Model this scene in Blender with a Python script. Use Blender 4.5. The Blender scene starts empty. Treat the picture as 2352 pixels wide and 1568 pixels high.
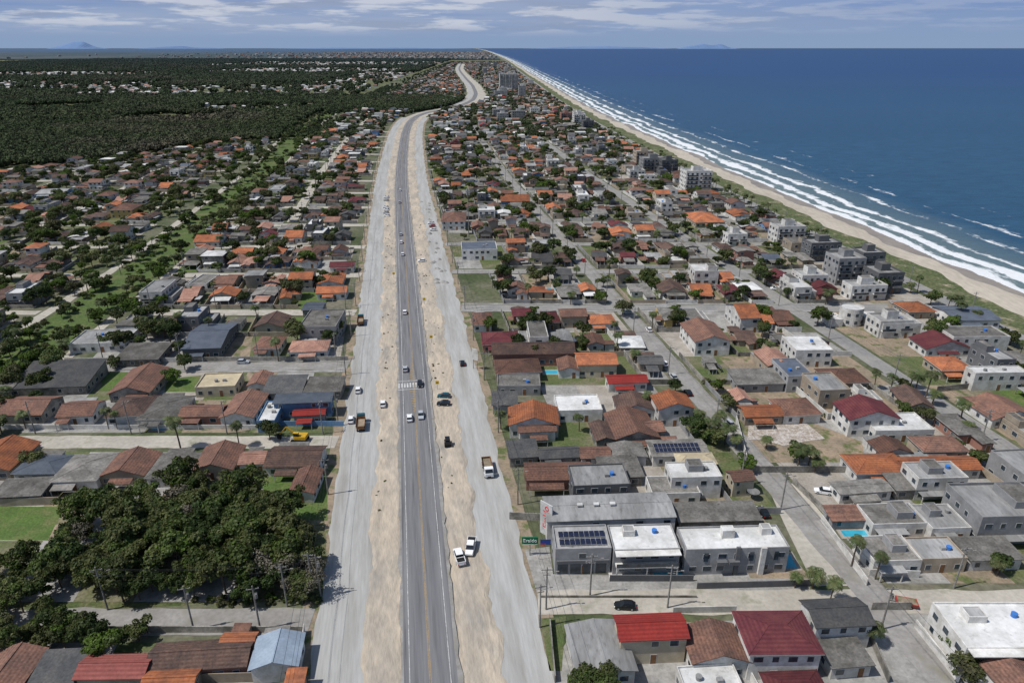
import bpy, math, random
import numpy as np
from mathutils import Vector, Matrix, noise as mnoise
random.seed(11); np.random.seed(11)
R=random.random; U=random.uniform
SC=bpy.context.scene
SC.view_settings.view_transform='Standard'; SC.view_settings.look='None'; SC.view_settings.exposure=0
H=100.0; P=math.radians(23.3); F=1568.0; SP=math.sin(P); CP=math.cos(P)
# survey of the photograph: ground (or level-h) position of a sighted point
def G(x,y,h=0.0):
    u=x-1176.0; v=y-784.0; D=F*SP+v*CP; Fw=F*CP-v*SP
    return ((H-h)*u/D,(H-h)*Fw/D)
def hermite(xs,ys):
    xs=np.array(xs,float); ys=np.array(ys,float)
    m=np.gradient(ys,xs)
    def f(x):
        x=np.asarray(x,float); i=np.clip(np.searchsorted(xs,x)-1,0,len(xs)-2)
        h=xs[i+1]-xs[i]; t=(x-xs[i])/h
        a=(2*t**3-3*t**2+1)*ys[i]+(t**3-2*t**2+t)*h*m[i]+(-2*t**3+3*t**2)*ys[i+1]+(t**3-t**2)*h*m[i+1]
        return a
    return f
COAST=hermite([-200,100,277,383,486,727,1075,2242,5873,14000,60000],[250,231,215,205,194,173,146,99,-21,-377,-2900])
def K(Y):
    return float(np.interp(Y,[0,84,595,928,1075,1500,2242,5873,14000],[-0.6,-13.9,-95,-137,-148,-166,-196,-316,-680]))
# ------------------------------------------------------------------ materials
MATS={}
def M(name,c1,c2=None,scale=0.3,rough=.9,spec=.2,lo=.38,hi=.62,fine=.25,fscale=None,rnd=0.0,coord='pos',stretch=(1,1,1),bandz=0,bump=0,metal=0,c3=None,s3=.03,lo3=.45,hi3=.6,detail=5,dist=None,blot=0,transl=0):
    m=bpy.data.materials.new(name); m.use_nodes=True; MATS[name]=m
    nt=m.node_tree; N=nt.nodes; L=nt.links; b=N['Principled BSDF']
    b.inputs['Roughness'].default_value=rough; b.inputs['Specular IOR Level'].default_value=spec; b.inputs['Metallic'].default_value=metal
    if coord=='pos':
        g=N.new('ShaderNodeNewGeometry'); vec=g.outputs['Position']
    else:
        g=N.new('ShaderNodeUVMap'); vec=g.outputs['UV']
    mp=N.new('ShaderNodeMapping'); mp.inputs['Scale'].default_value=stretch; L.new(vec,mp.inputs['Vector']); vec2=mp.outputs['Vector']
    def noi(sc,det,v=vec2):
        n=N.new('ShaderNodeTexNoise'); n.inputs['Scale'].default_value=sc; n.inputs['Detail'].default_value=det; n.inputs['Roughness'].default_value=.6
        L.new(v,n.inputs['Vector']); return n.outputs['Fac']
    def mr(s,a,b_,c=0,d=1):
        r=N.new('ShaderNodeMapRange'); r.inputs[1].default_value=a; r.inputs[2].default_value=b_; r.inputs[3].default_value=c; r.inputs[4].default_value=d
        L.new(s,r.inputs[0]); return r.outputs[0]
    def mix(f,a,b_,bt='MIX'):
        x=N.new('ShaderNodeMix'); x.data_type='RGBA'; x.blend_type=bt
        if isinstance(f,float): x.inputs[0].default_value=f
        else: L.new(f,x.inputs[0])
        for i,s in ((6,a),(7,b_)):
            if isinstance(s,tuple): x.inputs[i].default_value=(*s,1)
            else: L.new(s,x.inputs[i])
        return x.outputs[2]
    c2=c2 or c1
    col=mix(mr(noi(scale,detail),lo,hi),tuple(c1),tuple(c2))
    if c3: col=mix(mr(noi(s3,6),lo3,hi3),col,tuple(c3))
    if blot: col=mix(mr(noi(1.1,6),.56,.72,0,blot),col,(.05,.045,.04))
    fn=noi(fscale or scale*7,3)
    def scalecol(col,s):
        x=N.new('ShaderNodeVectorMath'); x.operation='SCALE'; L.new(col,x.inputs[0]); L.new(s,x.inputs['Scale']); return x.outputs[0]
    if fine: col=scalecol(col,mr(fn,.3,.7,1-fine,1+fine))
    if bandz:
        sx=N.new('ShaderNodeSeparateXYZ'); L.new(g.outputs['Position'] if coord=='pos' else vec,sx.inputs[0])
        mm=N.new('ShaderNodeMath'); mm.operation='MULTIPLY'; L.new(sx.outputs['Z'],mm.inputs[0]); mm.inputs[1].default_value=2*math.pi/bandz
        sn=N.new('ShaderNodeMath'); sn.operation='SINE'; L.new(mm.outputs[0],sn.inputs[0])
        col=scalecol(col,mr(sn.outputs[0],-1,1,.82,1.1))
    if rnd:
        oi=N.new('ShaderNodeObjectInfo'); col=scalecol(col,mr(oi.outputs['Random'],0,1,1-rnd,1+rnd))
    if dist:  # aerial haze painted in: base colour blends to a tint along world Y
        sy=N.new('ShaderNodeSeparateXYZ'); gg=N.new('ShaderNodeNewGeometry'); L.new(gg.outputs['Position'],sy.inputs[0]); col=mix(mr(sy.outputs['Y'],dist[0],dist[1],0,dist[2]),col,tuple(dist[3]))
    L.new(col,b.inputs['Base Color'])
    if transl:
        tb=N.new('ShaderNodeBsdfTranslucent'); L.new(col,tb.inputs['Color']); ms=N.new('ShaderNodeMixShader'); ms.inputs[0].default_value=transl
        L.new(b.outputs[0],ms.inputs[1]); L.new(tb.outputs[0],ms.inputs[2]); L.new(ms.outputs[0],N['Material Output'].inputs['Surface'])
    if bump:
        bp=N.new('ShaderNodeBump'); bp.inputs['Strength'].default_value=bump; bp.inputs['Distance'].default_value=.3; L.new(fn,bp.inputs['Height']); L.new(bp.outputs[0],b.inputs['Normal'])
    return m
# roofs
M('r_orange',(.38,.135,.060),(.23,.09,.05),.25,fine=.2,rnd=.3,bandz=.22,blot=.6)
M('r_salmon',(.35,.20,.15),(.26,.14,.105),.25,fine=.2,rnd=.2,bandz=.22,blot=.5)
M('r_brown',(.120,.070,.055),(.185,.098,.070),.3,fine=.3,rnd=.35,bandz=.22,blot=.6)
M('r_dkbrown',(.070,.048,.042),(.12,.074,.058),.3,fine=.3,rnd=.3,bandz=.22,blot=.6)
M('r_red',(.27,.035,.028),(.22,.03,.026),.3,fine=.12,rnd=.2,bandz=.25,blot=.3)
M('r_maroon',(.090,.024,.030),(.12,.036,.038),.3,fine=.15,rnd=.2,bandz=.25,blot=.3)
M('r_ltred',(.27,.09,.075),(.22,.07,.06),.3,fine=.15,bandz=.25,blot=.3)
M('r_grey',(.19,.18,.165),(.105,.10,.09),.25,fine=.25,rnd=.35,blot=.6)
M('r_dkgrey',(.06,.062,.065),(.09,.088,.085),.3,fine=.25,rnd=.3)
M('r_ltgrey',(.31,.31,.305),(.20,.20,.195),.2,fine=.15,rnd=.25,stretch=(1,.3,1),blot=.5)
M('r_white',(.60,.60,.59),(.43,.43,.41),.2,fine=.08,rnd=.15,blot=.35)
M('r_cream',(.50,.43,.29),(.38,.32,.22),.2,fine=.1)
M('r_blue',(.28,.34,.41),(.22,.27,.33),.3,fine=.1,rough=.5)
M('r_steel',(.095,.11,.135),(.07,.083,.105),.3,fine=.12,rough=.5,rnd=.2)
# walls
M('w_white',(.62,.61,.585),(.44,.425,.39),.4,fine=.08,rnd=.12,blot=.2)
M('w_cream',(.50,.44,.33),(.39,.335,.25),.4,fine=.06,rnd=.1)
M('w_grey',(.29,.29,.29),(.21,.21,.21),.3,fine=.08,rnd=.25)
M('w_dkgrey',(.10,.105,.11),(.13,.13,.135),.3,fine=.08,rnd=.2)
M('w_beige',(.37,.31,.24),(.27,.225,.175),.3,fine=.08,rnd=.2)
M('w_blue',(.14,.25,.40),(.11,.19,.32),.3,fine=.08,rnd=.2)
M('w_yellow',(.48,.35,.13),(.37,.27,.11),.3,fine=.06)
M('w_pink',(.33,.17,.13),(.26,.135,.11),.3,fine=.06,rnd=.2)
M('w_brick',(.28,.13,.08),(.22,.11,.08),.5,fine=.25)
M('w_old',(.32,.30,.265),(.13,.125,.11),.3,fine=.25,rnd=.25)
M('glass',(.02,.03,.04),(.05,.07,.09),.8,rough=.08,spec=.6,fine=0)
M('frame',(.5,.5,.48),fine=0)
M('wood',(.16,.08,.04),(.22,.12,.06),1)
M('solar',(.012,.016,.035),(.02,.025,.05),2,rough=.15,spec=.6,fine=0)
M('tankblue',(.05,.18,.5),rough=.5,fine=0)
# grounds
M('ground',(.080,.096,.045),(.16,.148,.11),.05,fine=.3,fscale=.6,c3=(.055,.072,.03),s3=.015)
M('grass',(.076,.106,.036),(.115,.126,.056),.15,fine=.3,fscale=1.5,c3=(.18,.158,.11),s3=.1,lo3=.48,hi3=.66)
M('lawn',(.085,.140,.033),(.070,.112,.030),.3,fine=.3,fscale=2,c3=(.13,.14,.055),s3=.2,lo3=.48,hi3=.66)
M('wild',(.065,.09,.03),(.12,.12,.058),.2,fine=.4,fscale=1.5,c3=(.2,.17,.11),s3=.12,lo3=.5,hi3=.7)
M('canalgreen',(.062,.102,.028),(.088,.120,.036),.15,fine=.35,fscale=1.2,c3=(.13,.13,.06),s3=.08,lo3=.5,hi3=.65)
M('concrete',(.33,.32,.30),(.21,.205,.19),.2,fine=.15,fscale=1.5,blot=.3)
M('paving',(.36,.33,.29),(.26,.235,.20),.2,fine=.15,fscale=2,blot=.2)
M('soil',(.29,.225,.16),(.20,.165,.12),.15,fine=.25,fscale=1.2,c3=(.10,.12,.045),s3=.2,lo3=.52,hi3=.62)
M('dirtroad',(.42,.39,.335),(.34,.315,.27),.12,fine=.12,fscale=1.0,c3=(.25,.245,.18),s3=.2,lo3=.56,hi3=.7)
M('graveldk',(.28,.27,.255),(.22,.21,.195),.15,fine=.15,fscale=1,c3=(.20,.19,.15),s3=.25,lo3=.54,hi3=.7)
M('oldasphalt',(.21,.205,.20),(.27,.26,.24),.1,fine=.12,fscale=1)
M('gravel',(.375,.375,.36),(.315,.31,.295),.45,coord='uv',stretch=(1,.08,1),fine=.1,fscale=2.2,c3=(.25,.24,.215),s3=.22,lo3=.52,hi3=.74,bump=.15)
M('sand',(.46,.395,.31),(.37,.32,.255),.22,coord='uv',stretch=(1,.25,1),fine=.14,fscale=1.3,c3=(.29,.265,.23),s3=.16,lo3=.47,hi3=.66,bump=.6)
M('asphalt',(.150,.150,.157),(.19,.19,.195),.6,coord='uv',stretch=(1,.03,1),fine=.1,fscale=3,c3=(.105,.105,.11),s3=1.0,lo3=.5,hi3=.68)
M('paint_white',(.55,.55,.53),(.33,.33,.32),.8,fine=.2,fscale=3)
M('paint_yellow',(.40,.26,.08),(.27,.20,.10),.8,fine=.2,fscale=3)
M('beach',(.44,.395,.325),(.37,.33,.27),.05,fine=.12,fscale=.6,stretch=(1,.3,1))
M('wetsand',(.27,.235,.195),(.21,.185,.16),.05,rough=.45,fine=.08)
M('dune',(.070,.092,.036),(.105,.115,.054),.1,fine=.45,fscale=.8,c3=(.28,.24,.17),s3=.12,lo3=.54,hi3=.68)
M('rubble',(.5,.46,.42),(.3,.25,.2),.8,fine=.4,fscale=4,bump=.8)
M('pool',(.05,.38,.50),(.04,.31,.45),.6,rough=.1,spec=.5,fine=.05)
# vegetation
T_=.33
M('leaf_a',(.085,.115,.030),(.050,.075,.022),.5,rough=.6,fine=.35,fscale=1.6,rnd=.35,transl=T_)
M('leaf_b',(.110,.122,.042),(.068,.085,.030),.5,rough=.6,fine=.35,fscale=1.6,rnd=.35,transl=T_)
M('leaf_c',(.115,.112,.055),(.08,.08,.04),.5,rough=.7,fine=.35,fscale=1.6,rnd=.3,transl=T_)
M('leaf_d',(.050,.078,.022),(.035,.055,.018),.5,rough=.7,fine=.3,rnd=.3,transl=T_)
M('leaf_dry',(.16,.145,.11),(.11,.10,.075),.5,fine=.3,rnd=.2)
M('leaf_bright',(.10,.155,.030),(.08,.122,.025),.5,fine=.3,rnd=.2,transl=T_)
M('leaf_palm',(.07,.105,.035),(.11,.12,.05),.5,rough=.5,fine=.2,rnd=.3,transl=.25)
M('leaf_far_haze',(.040,.058,.024),(.060,.074,.034),.006,fine=.35,fscale=.3,rnd=.5,c3=(.098,.088,.060),s3=.0035,lo3=.53,hi3=.64,dist=(1000,6500,.75,(.034,.058,.070)))  # far crowns: bluish distance haze mixed into the leaf colour
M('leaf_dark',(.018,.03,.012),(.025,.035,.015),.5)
M('bark',(.14,.11,.08),(.08,.065,.05),1.5)
M('canopy_haze',(.028,.045,.042),(.045,.060,.052),.002,fine=.3,fscale=.02,c3=(.065,.08,.085),s3=.0009,stretch=(1,.5,1),dist=(6500,22000,.9,(.045,.09,.16)))  # horizon forest: blue air haze is part of the base colour
# vehicles, furniture
M('car_white',(.75,.75,.75),rough=.3,spec=.5,fine=0)
M('car_black',(.012,.013,.015),rough=.25,spec=.5,fine=0)
M('car_silver',(.38,.40,.42),rough=.3,spec=.5,fine=0)
M('car_red',(.35,.03,.02),rough=.35,spec=.5,fine=0)
M('car_teal',(.01,.07,.09),rough=.3,spec=.5,fine=0)
M('tyre',(.015,.015,.015),fine=0)
M('car_glass',(.015,.02,.025),rough=.08,spec=.7,fine=0)
M('lamp_white',(.8,.8,.75),rough=.2,fine=0); M('lamp_red',(.4,.02,.02),rough=.2,fine=0)
M('machine_yellow',(.55,.32,.02),(.4,.25,.03),2,rough=.5)
M('pole',(.26,.25,.23),(.17,.16,.15),.5); M('wire',(.03,.03,.03),fine=0)
M('sign_green',(.01,.12,.06),fine=0); M('sign_yellow',(.75,.48,.02),fine=0); M('sign_red',(.6,.03,.03),fine=0); M('blueflag',(.03,.06,.25),fine=0)
# ------------------------------------------------------------------ mesh builder
class MB:
    def __init__(s): s.v=[]; s.f=[]; s.m=[]; s.uv=[]; s.T=None; s.hasuv=False
    def tr(s,x,y,rot=0,z=0,sc=1): c=math.cos(rot)*sc; n=math.sin(rot)*sc; s.T=(x,y,z,c,n,sc)
    def P(s,p):
        if s.T is None: return p
        x,y,z,c,n,sc=s.T; return (x+p[0]*c-p[1]*n, y+p[0]*n+p[1]*c, z+p[2]*sc)
    def poly(s,pts,mat,uv=None):
        b=len(s.v); s.v+= [s.P(p) for p in pts]; s.f.append(tuple(range(b,b+len(pts)))); s.m.append(mat)
        if uv: s.hasuv=True
        s.uv+= uv if uv else [(0,0)]*len(pts)
    def box(s,x0,y0,z0,x1,y1,z1,mat,top=None,bottom=True):
        a=[(x0,y0,z0),(x1,y0,z0),(x1,y1,z0),(x0,y1,z0),(x0,y0,z1),(x1,y0,z1),(x1,y1,z1),(x0,y1,z1)]
        for q,k in (((0,1,5,4),0),((1,2,6,5),0),((2,3,7,6),0),((3,0,4,7),0),((4,5,6,7),1)):
            s.poly([a[i] for i in q],(top or mat) if k else mat)
        if bottom: s.poly([a[i] for i in (3,2,1,0)],mat)
    def loft(s,st,mat,cap=True):
        r=[[(-a,y,z0),(a,y,z0),(b,y,z1),(-b,y,z1)] for y,a,b,z0,z1 in st]
        for A,B in zip(r,r[1:]):
            for i in range(4):
                j=(i+1)%4; s.poly([A[i],A[j],B[j],B[i]],mat)
        if cap: s.poly(r[0][::-1],mat); s.poly(r[-1],mat)
    def cyl(s,p0,p1,r0,r1,mat,n=8,cap=True):
        a=Vector(p0); b=Vector(p1); d=(b-a).normalized(); u=d.orthogonal().normalized(); w=d.cross(u)
        A=[tuple(a+(u*math.cos(t)+w*math.sin(t))*r0) for t in [2*math.pi*i/n for i in range(n)]]
        B=[tuple(b+(u*math.cos(t)+w*math.sin(t))*r1) for t in [2*math.pi*i/n for i in range(n)]]
        for i in range(n):
            j=(i+1)%n; s.poly([A[i],A[j],B[j],B[i]],mat)
        if cap: s.poly(B,mat); s.poly(A[::-1],mat)
    def mesh(s,name):
        me=bpy.data.meshes.new(name); me.from_pydata(s.v,[],s.f)
        names=list(dict.fromkeys(s.m)); ix={n:i for i,n in enumerate(names)}
        for n in names: me.materials.append(MATS[n])
        me.polygons.foreach_set('material_index',np.array([ix[n] for n in s.m],dtype=np.int32))
        if s.hasuv:
            l=me.uv_layers.new(name='UVMap'); l.data.foreach_set('uv',np.array(s.uv,dtype=np.float32).ravel())
        me.update(); return me
    def obj(s,name,parent=None):
        return place(name,s.mesh(name),parent=parent)
def place(name,me,loc=(0,0,0),rot=0,sc=1,parent=None):
    o=bpy.data.objects.new(name,me); SC.collection.objects.link(o); o.location=loc; o.rotation_euler=(0,0,rot)
    o.scale=(sc,sc,sc) if not isinstance(sc,tuple) else sc
    if parent: o.parent=parent
    return o
# ------------------------------------------------------------------ houses
def windows(mb,w,d,h,dens=1.0,fm='frame'):
    hw,hd=w/2,d/2; st=max(1,int((h+.3)//2.7)); sh=h/st
    for side in range(4):
        Lh=w if side in(0,2) else d; n=max(1,int(Lh/3.0))
        for s_ in range(st):
            for i in range(n):
                if R()>dens: continue
                c=-Lh/2+Lh*(i+.5)/n+U(-.3,.3); door=(s_==0 and side==0 and i==n//2)
                ww=.5 if door else U(.45,.85); z0=s_*sh+(.05 if door else 1.0); z1=s_*sh+2.15
                for q,(gm,e,k) in enumerate(((fm,.03,.1),('wood' if door else 'glass',.05,0))):
                    a,b_=c-ww-k,c+ww+k; za,zb=z0-k*.8 if not door else z0,z1+k
                    if side==0: mb.box(a,-hd-e,za,b_,-hd-e+.02+.0,zb,gm,bottom=False) if q else mb.box(a,-hd-e,za,b_,-hd+.01,zb,gm,bottom=False)
                    elif side==2: mb.box(a,hd-.01,za,b_,hd+e,zb,gm,bottom=False)
                    elif side==3: mb.box(-hw-e,a,za,-hw+.01,b_,zb,gm,bottom=False)
                    else: mb.box(hw-.01,a,za,hw+e,b_,zb,gm,bottom=False)
def body(mb,x0,y0,x1,y1,h,kind,roof,wall,pitch=.38,oh=.5,par=.45,simple=False):
    cx,cy=(x0+x1)/2,(y0+y1)/2; W=(x1-x0)/2; D_=(y1-y0)/2
    if kind=='flat':
        hp=h+par; t=.18
        o=[(x0,y0),(x1,y0),(x1,y1),(x0,y1)]; i_=[(x0+t,y0+t),(x1-t,y0+t),(x1-t,y1-t),(x0+t,y1-t)]
        for k in range(4):
            j=(k+1)%4
            mb.poly([(*o[k],0),(*o[j],0),(*o[j],hp),(*o[k],hp)],wall)
            mb.poly([(*o[k],hp),(*o[j],hp),(*i_[j],hp),(*i_[k],hp)],wall)
            mb.poly([(*i_[j],h),(*i_[k],h),(*i_[k],hp),(*i_[j],hp)],wall)
        mb.poly([(*p,h) for p in i_],roof); return
    for k,(a,b) in enumerate((((x0,y0),(x1,y0)),((x1,y0),(x1,y1)),((x1,y1),(x0,y1)),((x0,y1),(x0,y0)))):
        mb.poly([(*a,0),(*b,0),(*b,h),(*a,h)],wall)
    a,b=W+oh,D_+oh; th=.14; zb=h-oh*pitch+.02
    if kind=='shed':
        rz=2*b*pitch*.4; T=[(cx-a,cy-b,h+.05),(cx+a,cy-b,h+.05),(cx+a,cy+b,h+.05+rz),(cx-a,cy+b,h+.05+rz)]
        Bm=[(p[0],p[1],p[2]-th) for p in T]
        mb.poly(T,roof); mb.poly(Bm[::-1],roof)
        for k in range(4):
            j=(k+1)%4; mb.poly([Bm[k],Bm[j],T[j],T[k]],roof)
        for sx in (x0+.01,x1-.01): mb.poly([(sx,y0,h),(sx,y1,h),(sx,y1,h+rz*.9)],wall)
        mb.poly([(x0,y1-.01,h),(x1,y1-.01,h),(x1,y1-.01,h+rz*.9),(x0,y1-.01,h+rz*.9)],wall); return
    if kind=='hip':
        m=min(a,b); rz=zb+m*pitch
        if a>=b: r0,r1=(cx-(a-b),cy,rz),(cx+(a-b),cy,rz)
        else: r0,r1=(cx,cy-(b-a),rz),(cx,cy+(b-a),rz)
        E=[(cx-a,cy-b,zb),(cx+a,cy-b,zb),(cx+a,cy+b,zb),(cx-a,cy+b,zb)]
        if a>=b: fs=[[E[0],E[1],r1,r0],[E[1],E[2],r1],[E[2],E[3],r0,r1],[E[3],E[0],r0]]
        else: fs=[[E[0],E[1],r0],[E[1],E[2],r1,r0],[E[2],E[3],r1],[E[3],E[0],r0,r1]]
        for f in fs: mb.poly(f,roof)
        Bm=[(p[0],p[1],p[2]-th) for p in E]
        for k in range(4):
            j=(k+1)%4; mb.poly([Bm[k],Bm[j],E[j],E[k]],'frame' if not simple else roof)
        if not simple:
            mb.poly(Bm[::-1],wall)
            for e_,r_ in ((0,r0),(1,r1 if a>=b else r0),(2,r1),(3,r0 if a>=b else r1)):
                mb.cyl(E[e_],r_,.09,.09,roof,4,False)
        return
    gx=(kind=='gx'); s=b if gx else a; rz=zb+s*pitch
    def q(u,v,z): return (cx+u,cy+v,z) if gx else (cx+v,cy+u,z)
    l=a if gx else b
    for sg in (-1,1):
        T=[q(-l,sg*s,zb),q(l,sg*s,zb),q(l,0,rz),q(-l,0,rz)]; Bm=[(p[0],p[1],p[2]-th) for p in T]
        mb.poly(T,roof)
        if not simple:
            mb.poly(Bm,roof)
            for k in (0,1,3):
                j=(k+1)%4; mb.poly([Bm[k],Bm[j],T[j],T[k]],roof)
    wl=(W if gx else D_); ws=(D_ if gx else W)
    for sg in (-1,1):
        mb.poly([q(sg*wl,-ws,h),q(sg*wl,ws,h),q(sg*wl,0,h+ws*pitch)],wall)
    if not simple:
        c=[q(-l,-.13,rz-.01),q(l,.13,rz+.07)]
        mb.box(min(c[0][0],c[1][0]),min(c[0][1],c[1][1]),rz-.02,max(c[0][0],c[1][0]),max(c[0][1],c[1][1]),rz+.07,roof)
def tank(mb,x,y,z): 
    mb.cyl((x,y,z),(x,y,z+.8),.5,.57,'tankblue' if R()<.6 else 'r_ltgrey',10)
def panels(mb,x0,y0,z0,nx,ny,slope=.2):
    for i in range(nx):
        for j in range(ny):
            x=x0+i*1.08; y=y0+j*1.75; z=z0+j*1.75*slope
            mb.poly([(x,y,z+.12),(x+1,y,z+.12),(x+1,y+1.65,z+.12+1.65*slope),(x,y+1.65,z+.12+1.65*slope)],'solar')
            mb.poly([(x-.02,y-.04,z+.09),(x+1.02,y-.04,z+.09),(x+1.02,y+1.69,z+.09+1.65*slope),(x-.02,y+1.69,z+.09+1.65*slope)],'frame')
ROOFW=[('r_brown',.25),('r_dkbrown',.23),('r_grey',.20),('r_dkgrey',.1),('r_orange',.085),('r_salmon',.035),('r_red',.012),('r_maroon',.04),('r_ltgrey',.065),('r_white',.03),('r_steel',.03)]
WALLW=[('w_white',.32),('w_cream',.12),('w_grey',.12),('w_beige',.14),('w_blue',.03),('w_yellow',.03),('w_pink',.07),('w_old',.17)]
def pick(t): return random.choices([a for a,_ in t],[b for _,b in t])[0]
def addsub(mb,sub,dx,dy,dz=0):
    for f,m in zip(sub.f,sub.m): mb.poly([(sub.v[i][0]+dx,sub.v[i][1]+dy,sub.v[i][2]+dz) for i in f],m)
def rand_house(mb,w,d,modern=False):
    if modern and R()<.35:
        wl=random.choice(['w_white','w_white','w_cream']); rf=random.choice(['r_orange','r_brown','r_salmon','r_brown','r_dkgrey'])
        w1=w*U(.75,1); d1=d*U(.6,.85); body(mb,-w/2,d/2-d1,-w/2+w1,d/2,5.9,random.choice(['hip','gx','gy']),rf,wl,pitch=.33)
        sub=MB(); windows(sub,w1,d1,5.9,.85); addsub(mb,sub,-w/2+w1/2,d/2-d1/2)
        body(mb,-w/2,-d/2,-w/2+w1*.7,d/2-d1-.6,2.8,random.choice(['flat','shed','hip']) if d-d1>2.5 else 'flat',rf if R()<.5 else 'r_white',wl,pitch=.25,oh=.3,par=.6)
        return
    if modern or R()<.08:
        rf=random.choice(['r_white','r_ltgrey','r_grey','concrete','r_grey']); wl=random.choice(['w_white','w_white','w_grey','w_dkgrey','w_beige']); h=random.choice([3.2,6.2,6.2])
        w1=w*U(.6,1) ; body(mb,-w/2,-d/2,-w/2+w1,d/2,h,'flat',rf,wl)
        sub=MB(); windows(sub,w1,d,h,.8,'w_dkgrey' if wl=='w_white' else 'frame'); addsub(mb,sub,-w/2+w1/2,0)
        if w-w1>1.2: body(mb,-w/2+w1+.05,-d/2+2,w/2,d/2-1,h-2.9 if h>5 else 2.5,'flat','r_ltgrey',wl,par=.3)
        if R()<.6:
            a=w*U(.25,.4); body(mb,-w/2+.6,0,-w/2+.6+a,d/2-.8,h+1.9,'flat','r_grey',wl,par=.25)
        if R()<.5: tank(mb,-w/2+w1*.75,-d*U(-.2,.3),h)
        if h>5 and R()<.7:
            mb.box(-w/2+1,-d/2-1.4,2.95,-w/2+w1-1,-d/2-.01,3.1,wl); mb.box(-w/2+1,-d/2-1.4,3.1,-w/2+w1-1,-d/2-1.34,4.0,'glass')
        return
    rf=pick(ROOFW); wl=pick(WALLW); two=R()<.14; h=5.8 if two else U(2.7,3.3)
    kind=random.choice(['gx','gy','hip','hip','gx','gy'])
    if rf in('r_grey','r_ltgrey','r_white','r_dkgrey') and R()<.4: kind='shed'
    pt=.18 if rf in('r_grey','r_ltgrey','r_white') else U(.3,.42)
    dm=d*U(.45,.8); wm=w*U(.6,1)
    x0=-w/2; 
    if R()<.5: x0=w/2-wm
    body(mb,x0,-d/2+(d-dm),x0+wm,d/2,h,kind,rf,wl,pitch=pt)
    sub=MB(); windows(sub,wm,dm,h,.75); addsub(mb,sub,x0+wm/2,d/2-dm/2)
    if d-dm>3.2 and R()<.55:
        ww=wm*U(.4,.6); xs=x0 if R()<.5 else x0+wm-ww
        body(mb,xs,-d/2+.3,xs+ww,-d/2+(d-dm)+.8,h-.25 if not two else 2.7,'gy' if kind!='shed' else 'shed',rf,wl,pitch=pt*.9)
        sub=MB(); windows(sub,ww,.4,2.6,.9); 
        for f,m in zip(sub.f,sub.m):
            if all(sub.v[i][1]<0 for i in f): mb.poly([(sub.v[i][0]+xs+ww/2,sub.v[i][1]-d/2+.5,sub.v[i][2]) for i in f],m)
    elif d-dm>2.2:
        rf2=rf if R()<.6 else pick(ROOFW); y1=-d/2+(d-dm)-.55
        xa=x0+U(0,wm*.3); xb=x0+wm*U(.7,1); hh=2.4
        for px in (xa+.1,(xa+xb)/2,xb-.1): mb.box(px-.1,-d/2+.1,0,px+.1,-d/2+.3,hh,'frame')
        T=[(xa-.2,-d/2-.1,hh),(xb+.2,-d/2-.1,hh),(xb+.2,y1+.3,hh+.35),(xa-.2,y1+.3,hh+.35)]
        mb.poly(T,rf2); Bm=[(p[0],p[1],p[2]-.12) for p in T]; mb.poly(Bm[::-1],rf2)
        for k_ in range(4):
            j=(k_+1)%4; mb.poly([Bm[k_],Bm[j],T[j],T[k_]],rf2)
    if R()<.65:
        a=U(2.5,4.5); xa=x0+U(0,1.0); xb=max(xa+2.5,x0+U(3.2,wm-.5))
        body(mb,xa,d/2+.6,xb,d/2+.6+a,2.4,random.choice(['shed','gx','gy']),random.choice(['r_grey','r_dkbrown',rf,'r_brown','r_ltgrey']),wl,pitch=.2,oh=.3)
    if w-wm>1.6:
        left=x0>-w/2+.01; xa=-w/2 if left else x0+wm+.3; xb=xa+(w-wm)-.3
        if R()<.5 and w-wm>2.6:
            body(mb,xa+.1,d/2-U(3,6),xb-.1,d/2,2.5,random.choice(['shed','gy']),pick(ROOFW),wl,pitch=.25,oh=.25)
        else:
            hh=2.3; ya=-d/2+U(1,4); yb=ya+U(4,6)
            mb.box(xa,ya,hh,xb,yb,hh+.08,random.choice(['r_grey','r_ltgrey','r_dkgrey','r_brown'])); mb.box(xa+.05,ya+.1,0,xa+.2,ya+.25,hh,'pole'); mb.box(xb-.2,ya+.1,0,xb-.05,ya+.25,hh,'pole')
    if R()<.10 and pt>.25 and kind=='gx' : panels(mb,x0+1.2,-d/2+(d-dm)+.4,h+.15,min(4,int(wm-2)),1,pt)
TEMPL=[]; TMOD=[]
for i in range(130):
    mb=MB(); w=U(7.5,11); d=U(10,16); rand_house(mb,w,d); TEMPL.append((mb.mesh('house'),w,d))
for i in range(36):
    mb=MB(); w=U(8,11); d=U(10,14); rand_house(mb,w,d,True); TMOD.append((mb.mesh('modern_house'),w,d))
# ------------------------------------------------------------------ vegetation templates
def leaves(n,blobs,size,flat=.75):
    V=[];C=[]
    tot=sum(b[3]**2 for b in blobs)
    for (bx,by,bz,br) in blobs:
        k=int(n*br*br/tot)
        d=np.random.normal(size=(k,3)); d/=np.linalg.norm(d,axis=1)[:,None]
        d[:,2]=np.where(d[:,2]<-.35,-d[:,2],d[:,2])
        r=br*(1.05-.45*np.random.rand(k)**2)*(1+.22*np.sin(d[:,0]*7+bx)*np.cos(d[:,1]*6+by))
        c=d*r[:,None]*np.array([1,1,flat])+np.array([bx,by,bz])
        nrm=d+np.random.normal(size=(k,3))*.5; nrm/=np.linalg.norm(nrm,axis=1)[:,None]
        t=np.cross(nrm,np.random.normal(size=(k,3))); t/=np.linalg.norm(t,axis=1)[:,None]; b=np.cross(nrm,t)
        s=(size*(.6+.8*np.random.rand(k)))[:,None]
        q=np.stack([c-t*s-b*s*.5,c+t*s*.2-b*s*.8,c+t*s+b*s*.3,c-t*s*.1+b*s*.8],1)
        V.append(q.reshape(-1,3)); C.append(k)
    return np.concatenate(V),C
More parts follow.
